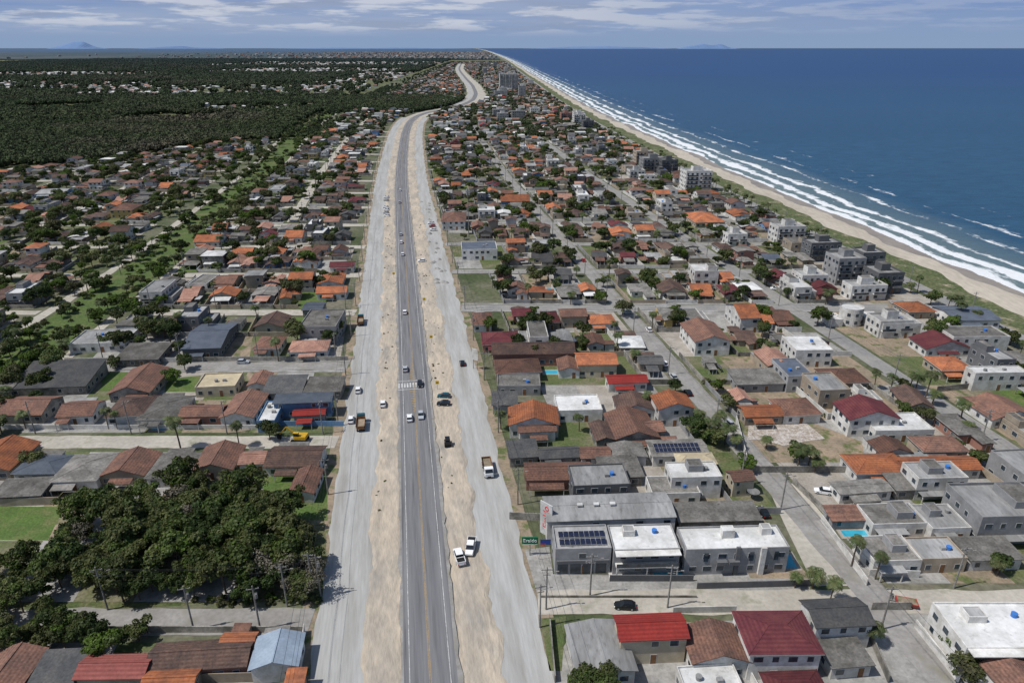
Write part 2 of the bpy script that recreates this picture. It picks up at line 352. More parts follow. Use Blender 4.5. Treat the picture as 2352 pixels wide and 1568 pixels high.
def tree_mesh(name,h,cr,n,size,leafs,blobn=9,trunk=.22,low=False):
    mb=MB()
    if isinstance(leafs,str): leafs=[leafs]
    zc=h-cr*.8; ex=U(.85,1.2)
    mb.cyl((0,0,-.2),(.1,.1,zc*.6),trunk,trunk*.75,'bark',7); mb.cyl((.1,.1,zc*.6),(0,.1,zc+cr*.3),trunk*.75,trunk*.3,'bark',6)
    blobs=[(0,0,zc+cr*.1,cr*.5)]
    for i in range(blobn):
        a=2*math.pi*i/blobn+U(-.5,.5); rr=cr*U(.3,.85); z=zc+U(-.4,.55)*cr*.8
        if low: z-=cr*U(0,.35)
        blobs.append((rr*math.cos(a)*ex,rr*math.sin(a)/ex,z,cr*U(.2,.45)))
        mb.cyl((.1,.1,zc*.55),(rr*math.cos(a)*.8*ex,rr*math.sin(a)*.8/ex,z),trunk*.45,trunk*.12,'bark',5,False)
    V,C=leaves(n,blobs,size); b=len(mb.v); k=len(V)//4
    mb.v+= [tuple(p) for p in V]; mb.f+=[(b+4*i,b+4*i+1,b+4*i+2,b+4*i+3) for i in range(k)]
    for c in C:
        lf=random.choice(leafs); mb.m+=[lf if R()>.12 else random.choice(leafs) for _ in range(c)]
    return mb.mesh(name)
TREES=[tree_mesh('leafy_tree',U(6,8),U(3,4),2000,.28,l,b) for l,b in ((['leaf_a','leaf_a','leaf_b'],11),(['leaf_b','leaf_a'],13),(['leaf_a','leaf_d'],10),(['leaf_b','leaf_c'],12),(['leaf_bright','leaf_a'],11),(['leaf_d','leaf_a','leaf_b'],14))]
WILD=[tree_mesh('wild_tree',U(7.5,10.5),U(3.2,4.8),3000,.28,l,b,low=True) for l,b in ((['leaf_a','leaf_b','leaf_d'],15),(['leaf_b','leaf_c','leaf_a'],17),(['leaf_d','leaf_a'],14),(['leaf_c','leaf_b','leaf_b'],16),(['leaf_a','leaf_bright','leaf_b'],15))]
DRY=tree_mesh('wild_tree',8,3.6,1200,.2,'leaf_dry',12)
BUSH=[tree_mesh('bush',2.2,1.5,500,.2,l,7,.06,low=True) for l in (['leaf_a','leaf_b'],['leaf_b','leaf_c'],'leaf_bright')]
ROUND=tree_mesh('round_tree',8,4.8,9000,.22,['leaf_a','leaf_b'],20,.3,low=True)
def palm_mesh(h,seed):
    random.seed(seed); mb=MB(); bx=U(-.6,.6)
    pts=[(bx*(t**2),.3*t*t,h*t) for t in (0,.25,.5,.75,1)]
    for a,b in zip(pts,pts[1:]): mb.cyl(a,b,.2-.05*a[2]/h,.2-.05*b[2]/h,'bark',6,False)
    top=Vector(pts[-1])
    for i in range(20):
        az=2*math.pi*i/20+U(-.2,.2); el=U(-.1,1.1); Lf=U(2.2,2.9); d=Vector((math.cos(az),math.sin(az),0)); sd=Vector((-d.y,d.x,0))
        prev=top; pz=el
        for k in range(8):
            t=(k+1)/8; nx=prev+(d*math.cos(pz)+Vector((0,0,1))*math.sin(pz))*(Lf/8); pz-=.24
            wl=.75*math.sin(math.pi*min(1,t*.85+.12))+.1
            for sg in (-1,1):
                e=sd*sg*wl+Vector((0,0,-wl*.45))+ (nx-prev)*.8
                mb.poly([tuple(prev),tuple(prev+(nx-prev)*.7),tuple(nx+e*.98),tuple(prev+(nx-prev)*.15+e)],'leaf_palm')
            prev=nx
    return mb.mesh('palm_tree')
PALMS=[palm_mesh(h,i+3) for i,h in enumerate((5,6.5,8,4))]
random.seed(5)
def crown_mesh():
    mb=MB()
    bl=[(0,0,0,.7)]+[(.6*math.cos(a),.6*math.sin(a),U(-.3,.15),U(.25,.5)) for a in [i*1.05+U(-.3,.3) for i in range(6)]]
    V,_=leaves(230,bl,.18,.8); k=len(V)//4
    mb.v=[tuple(p) for p in V]; mb.f=[(4*i,4*i+1,4*i+2,4*i+3) for i in range(k)]; mb.m=['leaf_far_haze']*k; mb.uv=[]
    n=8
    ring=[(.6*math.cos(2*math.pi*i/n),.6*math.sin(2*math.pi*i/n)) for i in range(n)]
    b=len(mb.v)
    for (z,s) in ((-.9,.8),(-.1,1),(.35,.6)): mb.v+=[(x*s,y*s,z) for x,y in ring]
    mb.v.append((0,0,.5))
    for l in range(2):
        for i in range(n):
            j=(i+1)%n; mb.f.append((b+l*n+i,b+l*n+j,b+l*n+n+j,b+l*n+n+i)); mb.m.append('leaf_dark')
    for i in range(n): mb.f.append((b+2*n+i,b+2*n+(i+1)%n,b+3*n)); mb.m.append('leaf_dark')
    return mb.mesh('crown')
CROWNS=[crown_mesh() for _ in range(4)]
def scatter(name,pts):
    e=bpy.data.objects.new(name,None); SC.collection.objects.link(e)
    groups=[[] for _ in CROWNS]
    for p in pts: groups[random.randrange(len(CROWNS))].append(p)
    for gi,gp in enumerate(groups):
        if not gp: continue
        V=[];Fc=[]
        for (x,y,z,s) in gp:
            a=U(0,6.283); r=s*.70711; b=len(V)
            for k in range(4): V.append((x+r*math.cos(a+k*math.pi/2),y+r*math.sin(a+k*math.pi/2),z))
            Fc.append((b,b+1,b+2,b+3))
        me=bpy.data.meshes.new('tree_spots'); me.from_pydata(V,[],Fc)
        o=place('tree_spots',me,parent=e); o.instance_type='FACES'; o.use_instance_faces_scale=True; o.instance_faces_scale=1.0; o.show_instancer_for_render=False; o.show_instancer_for_viewport=False
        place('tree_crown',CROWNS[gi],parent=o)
# ------------------------------------------------------------------ terrain sheets
mb=MB(); S=70000
mb.poly([(-S,-2000,0),(S,-2000,0),(S,S,0),(-S,S,0)],'ground'); mb.obj('ground')
def resample(pts,step=4,grow=0.012):
    pts=[Vector(p) for p in pts]; d=[0]
    for a,b in zip(pts,pts[1:]): d.append(d[-1]+(b-a).length)
    fx=hermite(d,[p.x for p in pts]); fy=hermite(d,[p.y for p in pts]); s=0; out=[]
    while s<d[-1]: 
        out.append((float(fx(s)),float(fy(s)),s)); s+=step+grow*s*.3
    out.append((pts[-1].x,pts[-1].y,d[-1])); return out
def strip(name,pts,o0,o1,z,mat,jit=0,step=4,jf=.15,ncol=1,zvar=0,mb=None):
    own=mb is None; mb=mb or MB(); rs=resample(pts,step) if len(pts)>2 else [(pts[0][0]+(pts[1][0]-pts[0][0])*i/n_,pts[0][1]+(pts[1][1]-pts[0][1])*i/n_,math.dist(pts[0],pts[1])*i/n_) for n_ in [max(1,int(math.dist(pts[0],pts[1])/step))] for i in range(n_+1)]
    rows=[]
    sd=U(0,100)
    for i,(x,y,s) in enumerate(rs):
        a=rs[max(0,i-1)]; b=rs[min(len(rs)-1,i+1)]; d=Vector((b[0]-a[0],b[1]-a[1])).normalized(); n=Vector((d.y,-d.x))
        j0=jit*(mnoise.noise((s*jf,sd,0))*1.3+mnoise.noise((s*jf*4,sd,3))*.6); j1=jit*(mnoise.noise((s*jf,sd+50,0))*1.3+mnoise.noise((s*jf*4,sd+50,3))*.6)
        A,B=o0+j0,o1+j1; row=[]
        for c in range(ncol+1):
            o=A+(B-A)*c/ncol; zz=z+(zvar*abs(mnoise.noise((o*.3,s*.14,sd)))*(0 if c in(0,ncol) else 1))
            row.append(((x+n.x*o,y+n.y*o,zz),(o,s)))
        rows.append(row)
    for r0,r1 in zip(rows,rows[1:]):
        for c in range(ncol):
            q=[r0[c],r0[c+1],r1[c+1],r1[c]]; mb.poly([p[0] for p in q],mat,[p[1] for p in q])
    if own: return mb.obj(name)
RC=[(-3.8,20),(-13.9,84),(-31.4,195),(-54,335),(-95,595),(-116,750),(-138,928),(-148,1040),(-150,1110),(-139,1200),(-115,1270),(-95,1350),(-82,1480),(-82,1600),(-105,1975),(-162,2560),(-257,3590),(-330,4800)]
RCS=np.array([(a,b) for a,b,_ in resample(RC,10)])
def rdist(x,y): return float(np.sqrt(((RCS-np.array([x,y]))**2).sum(1).min()))
NEAR=[p for p in RC if p[1]<=1110]
MID=[(-149,1075),(-150,1110),(-139,1200),(-115,1270),(-95,1350),(-84,1450)]
FAR=[p for p in RC if p[1]>=1340]
strip('construction_ground',NEAR,-23.5,24,.02,'soil',.8,8)
strip('gravel_frontage_road',NEAR,-20.6,-9.2,.06,'gravel',.8,3)
strip('gravel_frontage_road',NEAR,10.3,21.2,.06,'gravel',.8,3)
strip('sand_median',NEAR,-11.3,-4.0,.10,'sand',1.3,1.6,.11,ncol=10,zvar=.5)
strip('sand_median',NEAR,4.0,12.6,.10,'sand',1.5,1.6,.11,ncol=10,zvar=.5)
strip('asphalt_shoulder',NEAR,-5.2,5.4,.44,'graveldk',.5,2,.25)
strip('asphalt_road',NEAR,-4.5,4.6,.46,'asphalt',.12,3,.4)
strip('construction_ground',MID,-14,15,.05,'dirtroad',2.5,12,.04)
strip('asphalt_road',MID,-4.5,4.6,.30,'asphalt',0,12)
strip('construction_ground',FAR,-20,23,.06,'dirtroad',5,20,.02)
strip('gravel_frontage_road',FAR,-17,-6,.15,'gravel',1,20,.02)
strip('asphalt_road',FAR,-4.5,4.5,.33,'asphalt',0,20)
mk=MB()
strip('',NEAR,-3.55,-3.43,.465,'paint_white',0,6,mb=mk); strip('',NEAR,3.43,3.55,.465,'paint_white',0,6,mb=mk)
strip('',NEAR,-.18,-.08,.465,'paint_yellow',0,6,mb=mk); strip('',NEAR,.08,.18,.465,'paint_yellow',0,6,mb=mk)
cx,cy=G(944,887); a0=.157
mk.tr(cx,cy,a0,.47)
for i in range(9): mk.poly([(-4.0+i*.9,-1.6,0),(-3.5+i*.9,-1.6,0),(-3.5+i*.9,1.6,0),(-4.0+i*.9,1.6,0)],'paint_white')
for s in (-3.0,3.0): mk.poly([(-4.2,s,0),(4.2,s,0),(4.2,s+.35,0),(-4.2,s+.35,0)],'paint_white')
for sg in (-1,1):
    for i in range(9):
        y=sg*(4+i*1.6); w=1.1*(1-i/10)
        mk.poly([(-w+.6,y,0),(w+.6,y+.8*sg,0),(w+.6,y+1.15*sg,0),(-w+.6,y+.35*sg,0)][::sg],'paint_yellow')
mk.T=None; mk.obj('road_markings')
def tl(t,Y): return (K(Y)+t,Y)
def tline(t,Y0,Y1,n=60): return [tl(t,Y) for Y in np.linspace(Y0,Y1,max(3,int((Y1-Y0)/n)+2))]
def canT(Y): return float(np.interp(Y,[60,230,335,595,1110,1600],[-136,-135,-127,-120,-146,-165]))
CAN=[(K(Y)+canT(Y),Y) for Y in (60,130,180,230,285,335,460,595,750,900,1110,1400,1700)]
strip('green_canal_strip',CAN,-12,11,.03,'canalgreen',2.5,5)
strip('dirt_road',CAN,12,16,.05,'dirtroad',.5,8); strip('dirt_road',CAN,-18,-13.5,.05,'dirtroad',.6,8)
# beach & sea
Ys=np.concatenate([np.arange(-150,900,4),np.arange(900,2500,12),np.arange(2500,8000,60),np.arange(8000,61000,1500)])
def wav(Y): return 2.2*math.sin(Y*.045)+1.6*math.sin(Y*.11+1)+.8*math.sin(Y*.31)+mnoise.noise((Y*.02,3,1))*4
def coast_strip(name,offs,zs,mats,wv):
    mb=MB()
    for i in range(len(Ys)-1):
        for c in range(len(offs)-1):
            q=[]
            for (k,j) in ((i,c),(i,c+1),(i+1,c+1),(i+1,c)):
                Y=float(Ys[k]); x=float(COAST(Y))+offs[j]+(wav(Y+offs[j]*3)*wv[j])
                q.append(((x,Y,zs[j]),(offs[j],Y)))
            mb.poly([p[0] for p in q],mats[c],[p[1] for p in q])
    return mb.obj(name)
coast_strip('coast_road',[-32,-25],[.10,.10],['oldasphalt'],[0,0])
coast_strip('dune_vegetation',[-25,-9],[.12,.25],['dune'],[0,.9])
coast_strip('beach_sand',[-11,4,14],[.2,.3,.02],['beach','wetsand'],[.6,1,1])
# sea material
m=bpy.data.materials.new('sea'); MATS['sea']=m; m.use_nodes=True; nt=m.node_tree; N=nt.nodes; L=nt.links; B=N['Principled BSDF']
B.inputs['Specular IOR Level'].default_value=.22
uvn=N.new('ShaderNodeUVMap'); sx=N.new('ShaderNodeSeparateXYZ'); L.new(uvn.outputs[0],sx.inputs[0]); geo=N.new('ShaderNodeNewGeometry')
def nn(vec,scale,st,det=6):
    mp=N.new('ShaderNodeMapping'); mp.inputs['Scale'].default_value=st; L.new(vec,mp.inputs[0])
    n=N.new('ShaderNodeTexNoise'); n.inputs['Scale'].default_value=scale; n.inputs['Detail'].default_value=det; n.inputs['Roughness'].default_value=.62; L.new(mp.outputs[0],n.inputs['Vector']); return n.outputs['Fac']
def mth(op,a,b=None,c=None):
    x=N.new('ShaderNodeMath'); x.operation=op
    for i,s in enumerate((a,b,c)):
        if s is None: continue
        if isinstance(s,(int,float)): x.inputs[i].default_value=s
        else: L.new(s,x.inputs[i])
    return x.outputs[0]
def mrg(s,a,b,c=0,d=1):
    r=N.new('ShaderNodeMapRange'); r.inputs[1].default_value=a; r.inputs[2].default_value=b; r.inputs[3].default_value=c; r.inputs[4].default_value=d; L.new(s,r.inputs[0]); return r.outputs[0]
big=nn(uvn.outputs[0],1,(.025,.012,1),5)
dist=mth('ADD',sx.outputs['X'],mth('MULTIPLY',mth('SUBTRACT',big,.5),30))
ramp=N.new('ShaderNodeValToRGB'); cr=ramp.color_ramp; L.new(mth('DIVIDE',dist,150),ramp.inputs[0])
vals=[(0,.85),(.085,.66),(.11,.22),(.14,.14),(.158,.52),(.185,.44),(.21,.14),(.245,.12),(.265,.48),(.29,.33),(.32,.06),(.39,.04),(.41,.34),(.435,.24),(.46,.0),(.57,.0),(.59,.27),(.615,.16),(.64,.0),(.77,.0),(.79,.19),(.81,0),(1,0)]
cr.elements[0].position=0; cr.elements[0].color=(.85,)*3+(1,); cr.elements[1].position=1; cr.elements[1].color=(0,0,0,1)
for p,v in vals[1:-1]:
    e=cr.elements.new(p); e.color=(v,v,v,1)
fn=nn(uvn.outputs[0],1,(.34,.14,1),8); fl=nn(uvn.outputs[0],1,(.030,.018,1),4)
s_=mth('ADD',mth('ADD',ramp.outputs[0],mth('MULTIPLY',fn,.75)),mth('MULTIPLY',fl,.95))
foam=mrg(s_,1.10,1.26)
caps=mrg(nn(geo.outputs['Position'],1,(.035,.13,1),7),.70,.74)
foam=mth('MAXIMUM',foam,mth('MULTIPLY',caps,mrg(sx.outputs['X'],60,900,.75,.1)))
w1=nn(geo.outputs['Position'],1,(.05,.14,1),8); w2=nn(geo.outputs['Position'],1,(.0008,.003,1),4)
def mixc(f,a,b):
    x=N.new('ShaderNodeMix'); x.data_type='RGBA'; L.new(f,x.inputs[0])
    for i,s in ((6,a),(7,b)):
        if isinstance(s,tuple): x.inputs[i].default_value=(*s,1)
        else: L.new(s,x.inputs[i])
    return x.outputs[2]
far=mrg(sx.outputs['Y'],150,3000)
deep=mixc(far,(.026,.088,.145),(.010,.050,.175))
deep=mixc(mrg(w2,.35,.65,0,.45),deep,(.014,.058,.125))
deep=mixc(mrg(w1,.35,.65,0,.6),deep,(.013,.044,.090))
shal=mixc(mrg(dist,8,80),(.14,.185,.18),deep)
col=mixc(foam,shal,(.66,.68,.69)); L.new(col,B.inputs['Base Color'])
bp=N.new('ShaderNodeBump'); bp.inputs['Strength'].default_value=.9; bp.inputs['Distance'].default_value=1.3; L.new(nn(geo.outputs['Position'],1,(.12,.3,1),8),bp.inputs['Height']); L.new(bp.outputs[0],B.inputs['Normal'])
L.new(mrg(foam,0,1,.45,.9),B.inputs['Roughness'])
coast_strip('sea',[10,40,80,160,400,1500,6000,70000],[.1]*8,['sea']*7,[1,0,0,0,0,0,0,0])
# ------------------------------------------------------------------ occupancy
OCC=[]
def occupied(x0,y0,x1,y1):
    for a,b,c,d in OCC:
        if x0<c and x1>a and y0<d and y1>b: return True
    return False
def patch(name,px,mat,z=.05,occ=False):
    mb=MB(); w=[G(x,y) for x,y in px]; mb.poly([(a,b,z) for a,b in w],mat); o=mb.obj(name)
    if o.data.polygons[0].normal.z<0: o.data.flip_normals()
    if occ: xs=[a for a,b in w]; ys=[b for a,b in w]; OCC.append((min(xs),min(ys),max(xs),max(ys)))
    return w
# ------------------------------------------------------------------ surveyed houses
def hx(x0,y0,x1,y1,h,kind,roof,wall,rot=.04,name='house',pitch=.35,win=.85,par=.4,oh=.45,extra=None):
    ym=(y0+y1)/2; D=F*SP+(ym-784)*CP
    w=(x1-x0)*(H-h)/D; Yn=G(0,y1,h)[1]; Yf=G(0,y0,h)[1]
    if kind in('gx','gy','hip'): Yf-=1.0
    cx=((x0+x1)/2-1176)*(H-h)/D; cy=(Yn+Yf)/2; d=Yf-Yn
    if kind!='flat': w-=2*oh*.6; d-=2*oh*.6
    w=max(w,2.5); d=max(d,2.5)
    mb=MB(); r='r_'+roof if 'r_'+roof in MATS else roof
    body(mb,-w/2,-d/2,w/2,d/2,h,kind,r,'w_'+wall,pitch=pitch if roof not in('grey','ltgrey','white','steel') else .16,oh=oh,par=par)
    windows(mb,w,d,h,win)
    if kind=='flat' and not extra and w>5: tank(mb,U(-w*.3,w*.3),U(-d*.2,d*.2),h); mb.box(w*.1,-d*.1,h,w*.1+1,-d*.1+.8,h+.7,'r_ltgrey')
    if kind in('gx','hip','gy') and R()<.4 and h<4.5:
        body(mb,-w/2+.4,d/2+.8,w*.1,d/2+3.2,2.3,'shed',random.choice(['r_grey','r_brown','r_ltgrey']),'w_'+wall,pitch=.2,oh=.2)
    if kind in('gx','hip','gy') and h<4.5 and w>7 and R()<.6:
        a=-w/2+U(.3,w*.3); b=a+w*U(.35,.55); y=-d/2-.55
        T=[(a,y-2.2,2.25),(b,y-2.2,2.25),(b,y,2.6),(a,y,2.6)]; mb.poly(T,r); mb.poly([(p[0],p[1],p[2]-.1) for p in T][::-1],r)
        for px in (a+.15,b-.15): mb.box(px-.08,y-2.1,0,px+.08,y-1.94,2.2,'frame')
    if extra: extra(mb,w,d,h)
    o=mb.obj(name); o.location=(cx,cy,0); o.rotation_euler=(0,0,rot)
    OCC.append((cx-w/2-.5,cy-d/2-.8,cx+w/2+.5,cy+d/2+.5)); return o,w,d
def ex_roof_boxes(mb,w,d,h):
    k=U(-.4,.1); body(mb,w*k,-d*U(-.1,.3),w*(k+.3),d*.35,h+1.6,'flat','r_grey','w_grey',par=.2); tank(mb,w*U(.22,.4),d*U(-.2,.2),h)
    if R()<.6: mb.box(-w/2+.5,-d/2-2.2,2.4,w*.1,-d/2-.02,2.55,'r_ltgrey'); mb.box(-w/2+.6,-d/2-2.1,0,-w/2+.8,-d/2-1.9,2.4,'w_white'); mb.box(0,-d/2-2.1,0,.2,-d/2-1.9,2.4,'w_white')
def ex_solar(mb,w,d,h): panels(mb,-w/2+.8,-d/2+1,h+.35,int((w-1.5)/1.08),2,.12)
def ex_balcony(mb,w,d,h):
    mb.box(-w/2+.4,-d/2-1.6,2.9,w/2-.4,-d/2-.01,3.1,'w_white'); mb.box(-w/2+.4,-d/2-1.6,3.1,w/2-.4,-d/2-1.52,4.05,'glass')
    for x in (-w/2+.6,0,w/2-.6): mb.box(x-.12,-d/2-1.5,0,x+.12,-d/2-1.26,2.9,'w_white')
    mb.box(-w/2+.2,-d/2-1.8,h+.02,w/2-.2,-d/2-.01,h+.2,'w_white'); body(mb,-w*.3,d*.05,-w*.12,d*.3,h+1.3,'flat','r_ltgrey','w_white',par=.15); tank(mb,w*.2,d*.2,h)
HL=[
(-40,1478,72,1600,3.5,'gy','brown','old'),(85,1500,185,1580,2.8,'shed','dkgrey','old'),(190,1490,345,1556,3.6,'gx','ltred','beige'),
(352,1458,575,1535,3.4,'gx','dkbrown','pink'),(512,1447,588,1474,3.6,'gx','orange','beige'),(585,1446,692,1532,3.8,'gy','blue','white'),(335,1522,452,1590,3.4,'gx','orange','beige'),(665,1540,690,1590,3,'shed','orange','beige'),
(-60,1010,58,1080,3.3,'gy','orange','beige'),(52,1040,152,1086,3.2,'hip','steel','white'),(0,1100,108,1140,2.7,'shed','grey','old'),(146,1036,248,1104,3.2,'hip','grey','white'),
(250,1034,352,1092,3.1,'gy','brown','beige'),(356,1034,462,1095,3.1,'hip','grey','white'),(458,1018,550,1078,3.3,'gy','brown','cream'),(556,1030,618,1064,3.2,'gx','salmon','white'),(620,1018,742,1070,3.3,'gx','dkbrown','white'),(675,1070,733,1132,3.1,'gy','brown','white'),
(0,905,122,952,3.2,'gx','brown','old'),(150,915,228,955,3.2,'gx','brown','white'),(262,905,350,955,3.2,'hip','dkbrown','white'),(338,905,428,962,3.2,'hip','grey','white'),(278,842,368,902,3.3,'gy','brown','old'),(55,840,218,890,3.0,'shed','dkgrey','old'),
(460,858,548,890,3.2,'flat','cream','cream'),(577,852,620,884,3.6,'gy','brown','white'),(422,925,516,955,3.2,'gx','brown','pink'),(524,900,600,958,3.4,'gy','brown','white'),(602,922,642,968,3.6,'flat','white','blue'),
(612,870,700,903,3.0,'shed','dkgrey','old'),(705,868,788,900,3.0,'shed','grey','old'),(632,905,762,925,5.2,'shed','steel','blue'),(676,934,748,952,3.6,'gx','red','grey'),(0,860,45,900,3,'gx','grey','old'),
(180,757,300,790,3.3,'flat','ltgrey','white'),(282,792,378,826,2.8,'shed','grey','old'),(442,740,526,800,4.2,'gx','steel','dkgrey'),(592,768,650,800,3.2,'hip','brown','white'),(668,778,755,806,3.3,'hip','salmon','white'),(700,712,782,752,6.5,'flat','grey','grey'),
(1310,1418,1445,1545,3.6,'gy','ltgrey','white'),(1415,1398,1572,1466,6.2,'gx','red','cream'),(1575,1425,1708,1520,4.2,'gy','brown','white'),(1700,1392,1865,1500,6.4,'hip','maroon','white'),(1852,1364,1988,1436,6.0,'gx','dkgrey','white'),
(1565,1528,1700,1600,3.2,'flat','white','white'),(1755,1528,1890,1600,3.0,'hip','maroon','white'),(2275,1505,2400,1590,4.5,'gy','brown','white'),(1890,1470,1990,1530,3.0,'shed','grey','white'),
(1310,1068,1440,1116,5.4,'flat','ltgrey','dkgrey'),(1205,1055,1358,1100,3.4,'gx','brown','pink'),(1166,1016,1234,1050,3,'shed','dkgrey','old'),(1236,1020,1330,1050,3,'gx','dkgrey','old'),
(1168,930,1282,975,4.4,'gy','orange','white'),(1190,968,1276,990,3.6,'gx','brown','white'),(1276,908,1378,944,3.6,'flat','white','white'),(1130,905,1188,930,3.2,'shed','dkgrey','grey'),
(1412,905,1500,942,3.4,'gy','dkbrown','white'),(1502,902,1586,938,6.0,'gy','orange','white'),(1398,942,1500,1006,3.1,'gy','brown','old'),(1360,965,1405,1010,3.1,'gy','dkbrown','old'),
(1552,1034,1640,1064,3.6,'hip','cream','white'),(1375,1050,1470,1096,3,'shed','grey','old'),(1330,1020,1400,1050,3,'gx','brown','white'),(1400,1012,1480,1050,3,'gy','grey','white'),
(1946,1036,2074,1086,3.4,'hip','orange','white'),(2060,1042,2240,1078,3.2,'gx','orange','white'),(1912,1096,2040,1130,3.0,'gx','grey','white'),(2040,1086,2110,1125,2.9,'shed','grey','old'),
(1930,918,2048,962,5.8,'gy','maroon','white'),(1700,925,1790,955,3.2,'gx','orange','beige'),(2100,995,2205,1035,3.3,'hip','brown','beige'),(2005,1005,2080,1040,3.0,'gy','brown','white'),
(1480,960,1520,990,3.2,'gx','brown','beige'),(1780,910,1870,952,3.2,'hip','brown','white'),
(1106,758,1192,790,3.4,'hip','maroon','pink'),(1130,782,1318,812,4.8,'gx','dkbrown','pink'),(1136,820,1240,855,3.6,'hip','brown','beige'),(1322,806,1414,836,5.0,'gx','orange','cream'),(1392,856,1484,878,3.4,'gx','red','white'),(1142,860,1240,888,3.0,'flat','grey','grey'),
(1745,802,1808,838,4.2,'gy','salmon','beige'),(1812,772,1896,806,6.0,'flat','white','white'),(1578,738,1660,784,5.6,'gy','brown','white'),(1885,842,1980,878,3.2,'hip','brown','beige'),(1680,850,1790,882,3,'shed','grey','grey'),(1790,825,1850,865,5.5,'flat','steel','grey'),
(1682,694,1730,730,6.2,'gx','orange','white'),(1722,708,1760,742,3.4,'gx','orange','white'),(1280,820,1330,850,3.2,'gy','brown','white'),(1245,712,1282,740,3.3,'hip','maroon','beige'),(1284,706,1345,726,5,'gx','brown','beige'),(1085,715,1130,745,3.2,'hip','brown','white'),
(1350,720,1410,742,3.3,'hip','orange','white'),(2140,815,2215,850,3.4,'hip','orange','beige'),(2228,842,2352,858,6.0,'flat','white','white'),(2170,750,2300,775,5.6,'flat','grey','white'),(2012,722,2100,745,5.6,'flat','ltgrey','white'),
(2105,770,2210,800,3.4,'gy','maroon','white'),(2165,700,2270,735,3.6,'gx','steel','white'),(2066,690,2130,715,3.3,'hip','orange','beige'),
(2240,912,2352,960,3.2,'gy','brown','white'),
(1150,450,1215,462,4,'gx','orange','blue'),(1015,488,1070,508,5.5,'hip','brown','white'),(1580,488,1650,510,3.4,'hip','orange','beige'),(660,530,700,545,3.4,'gx','orange','white'),(730,655,798,672,3.4,'gx','orange','white'),(540,568,585,582,3.4,'gx','orange','cream'),(455,540,512,555,3.4,'gx','orange','white'),(265,468,315,482,5.6,'hip','brown','yellow'),(100,432,160,445,3.3,'gx','ltgrey','blue'),(1060,556,1140,574,5.5,'flat','steel','white'),(700,692,745,712,3.3,'gx','steel','grey'),(760,600,815,612,3.4,'gx','maroon','white'),
]
for t in HL: hx(*t,rot=.06+U(-.05,.06))
hx(2090,1062,2205,1100,5.8,'flat','ltgrey','white',extra=ex_roof_boxes,name='modern_house')
hx(2212,1112,2420,1190,6.8,'flat','ltgrey','grey',name='modern_house',par=.7,extra=ex_roof_boxes)
hx(1985,1158,2110,1205,3.4,'flat','grey','white',extra=ex_roof_boxes,name='modern_house')
hx(2115,1160,2205,1215,3.4,'flat','ltgrey','white',extra=ex_roof_boxes,name='modern_house')
hx(1985,1232,2095,1290,3.4,'flat','grey','white',extra=ex_roof_boxes,name='modern_house')
hx(2095,1235,2200,1285,3.4,'flat','ltgrey','beige',name='modern_house')
hx(2205,1235,2330,1285,3.0,'shed','grey','white',name='modern_house')
hx(1900,1165,1980,1195,2.6,'shed','brown','grey',name='garden_shed')
hx(2180,1385,2420,1490,6.0,'flat','white','white',rot=.0,extra=ex_balcony,name='modern_house')
hx(1535,1062,1650,1098,5.8,'flat','white','white',extra=ex_roof_boxes,name='modern_house')
hx(1490,1095,1600,1135,3.2,'flat','grey','white',name='modern_house')
hx(1990,950,2125,990,3.4,'flat','white','white',name='modern_house')
hx(1490,1004,1620,1046,3.4,'gx','grey','white',extra=ex_solar)
# commercial buildings
def ex_ware(mb,w,d,h):
    for i in range(3): mb.box(-w*.25+i*w*.13,-d*.1,h+.9,-w*.25+i*w*.13+1.2,-d*.1+.9,h+1.25,'r_white')
o,w,d=hx(1250,1128,1542,1192,6.0,'gx','ltgrey','white',rot=.06,win=.35,name='warehouse',extra=ex_ware,oh=.2)
def text(body_,loc,rot,size,mat,parent=None,name='lettering'):
    c=bpy.data.curves.new(name,'FONT'); c.body=body_; c.size=size; c.extrude=.03; c.align_x='CENTER'; c.align_y='CENTER'; c.materials.append(MATS[mat])
    t=bpy.data.objects.new(name,c); SC.collection.objects.link(t); t.location=loc; t.rotation_euler=rot
    if parent: t.parent=parent
    return t
mb=MB(); mb.box(-1.7,-.12,0,1.7,.12,8.6,'r_white'); o=mb.obj('sign_wall'); o.location=(*G(1254,1228),0); o.rotation_euler=(0,0,-.75)
text('Eraldo',(0,-.15,4.9),(math.pi/2,-math.pi/2,0),2.3,'sign_red',o)
def ex_store(mb,w,d,h):
    panels(mb,-w/2+1.0,-d/2+1.2,h+.2,int((w-1.6)/1.08),1,.12); panels(mb,-w/2+1.0,-d/2+3.6,h+.2,int((w-1.6)/1.08),1,.12)
    mb.box(-w/2+.3,-d/2-.35,2.9,w/2-.3,-d/2-.01,3.7,'w_dkgrey')
    for i in range(4): mb.box(-w/2+.5+i*w*.23,-d/2-.08,.1,-w/2+.5+i*w*.23+w*.19,-d/2-.06,2.6,'glass')
o,w,d=hx(1272,1208,1398,1262,6.2,'flat','ltgrey','grey',name='store_building',extra=ex_store,win=.7)
text('Eraldo',(1.5,-d/2-.42,3.3),(math.pi/2,0,0),.8,'frame',o)
hx(1402,1206,1552,1264,6.0,'flat','white','grey',name='apartment_house',extra=ex_balcony)
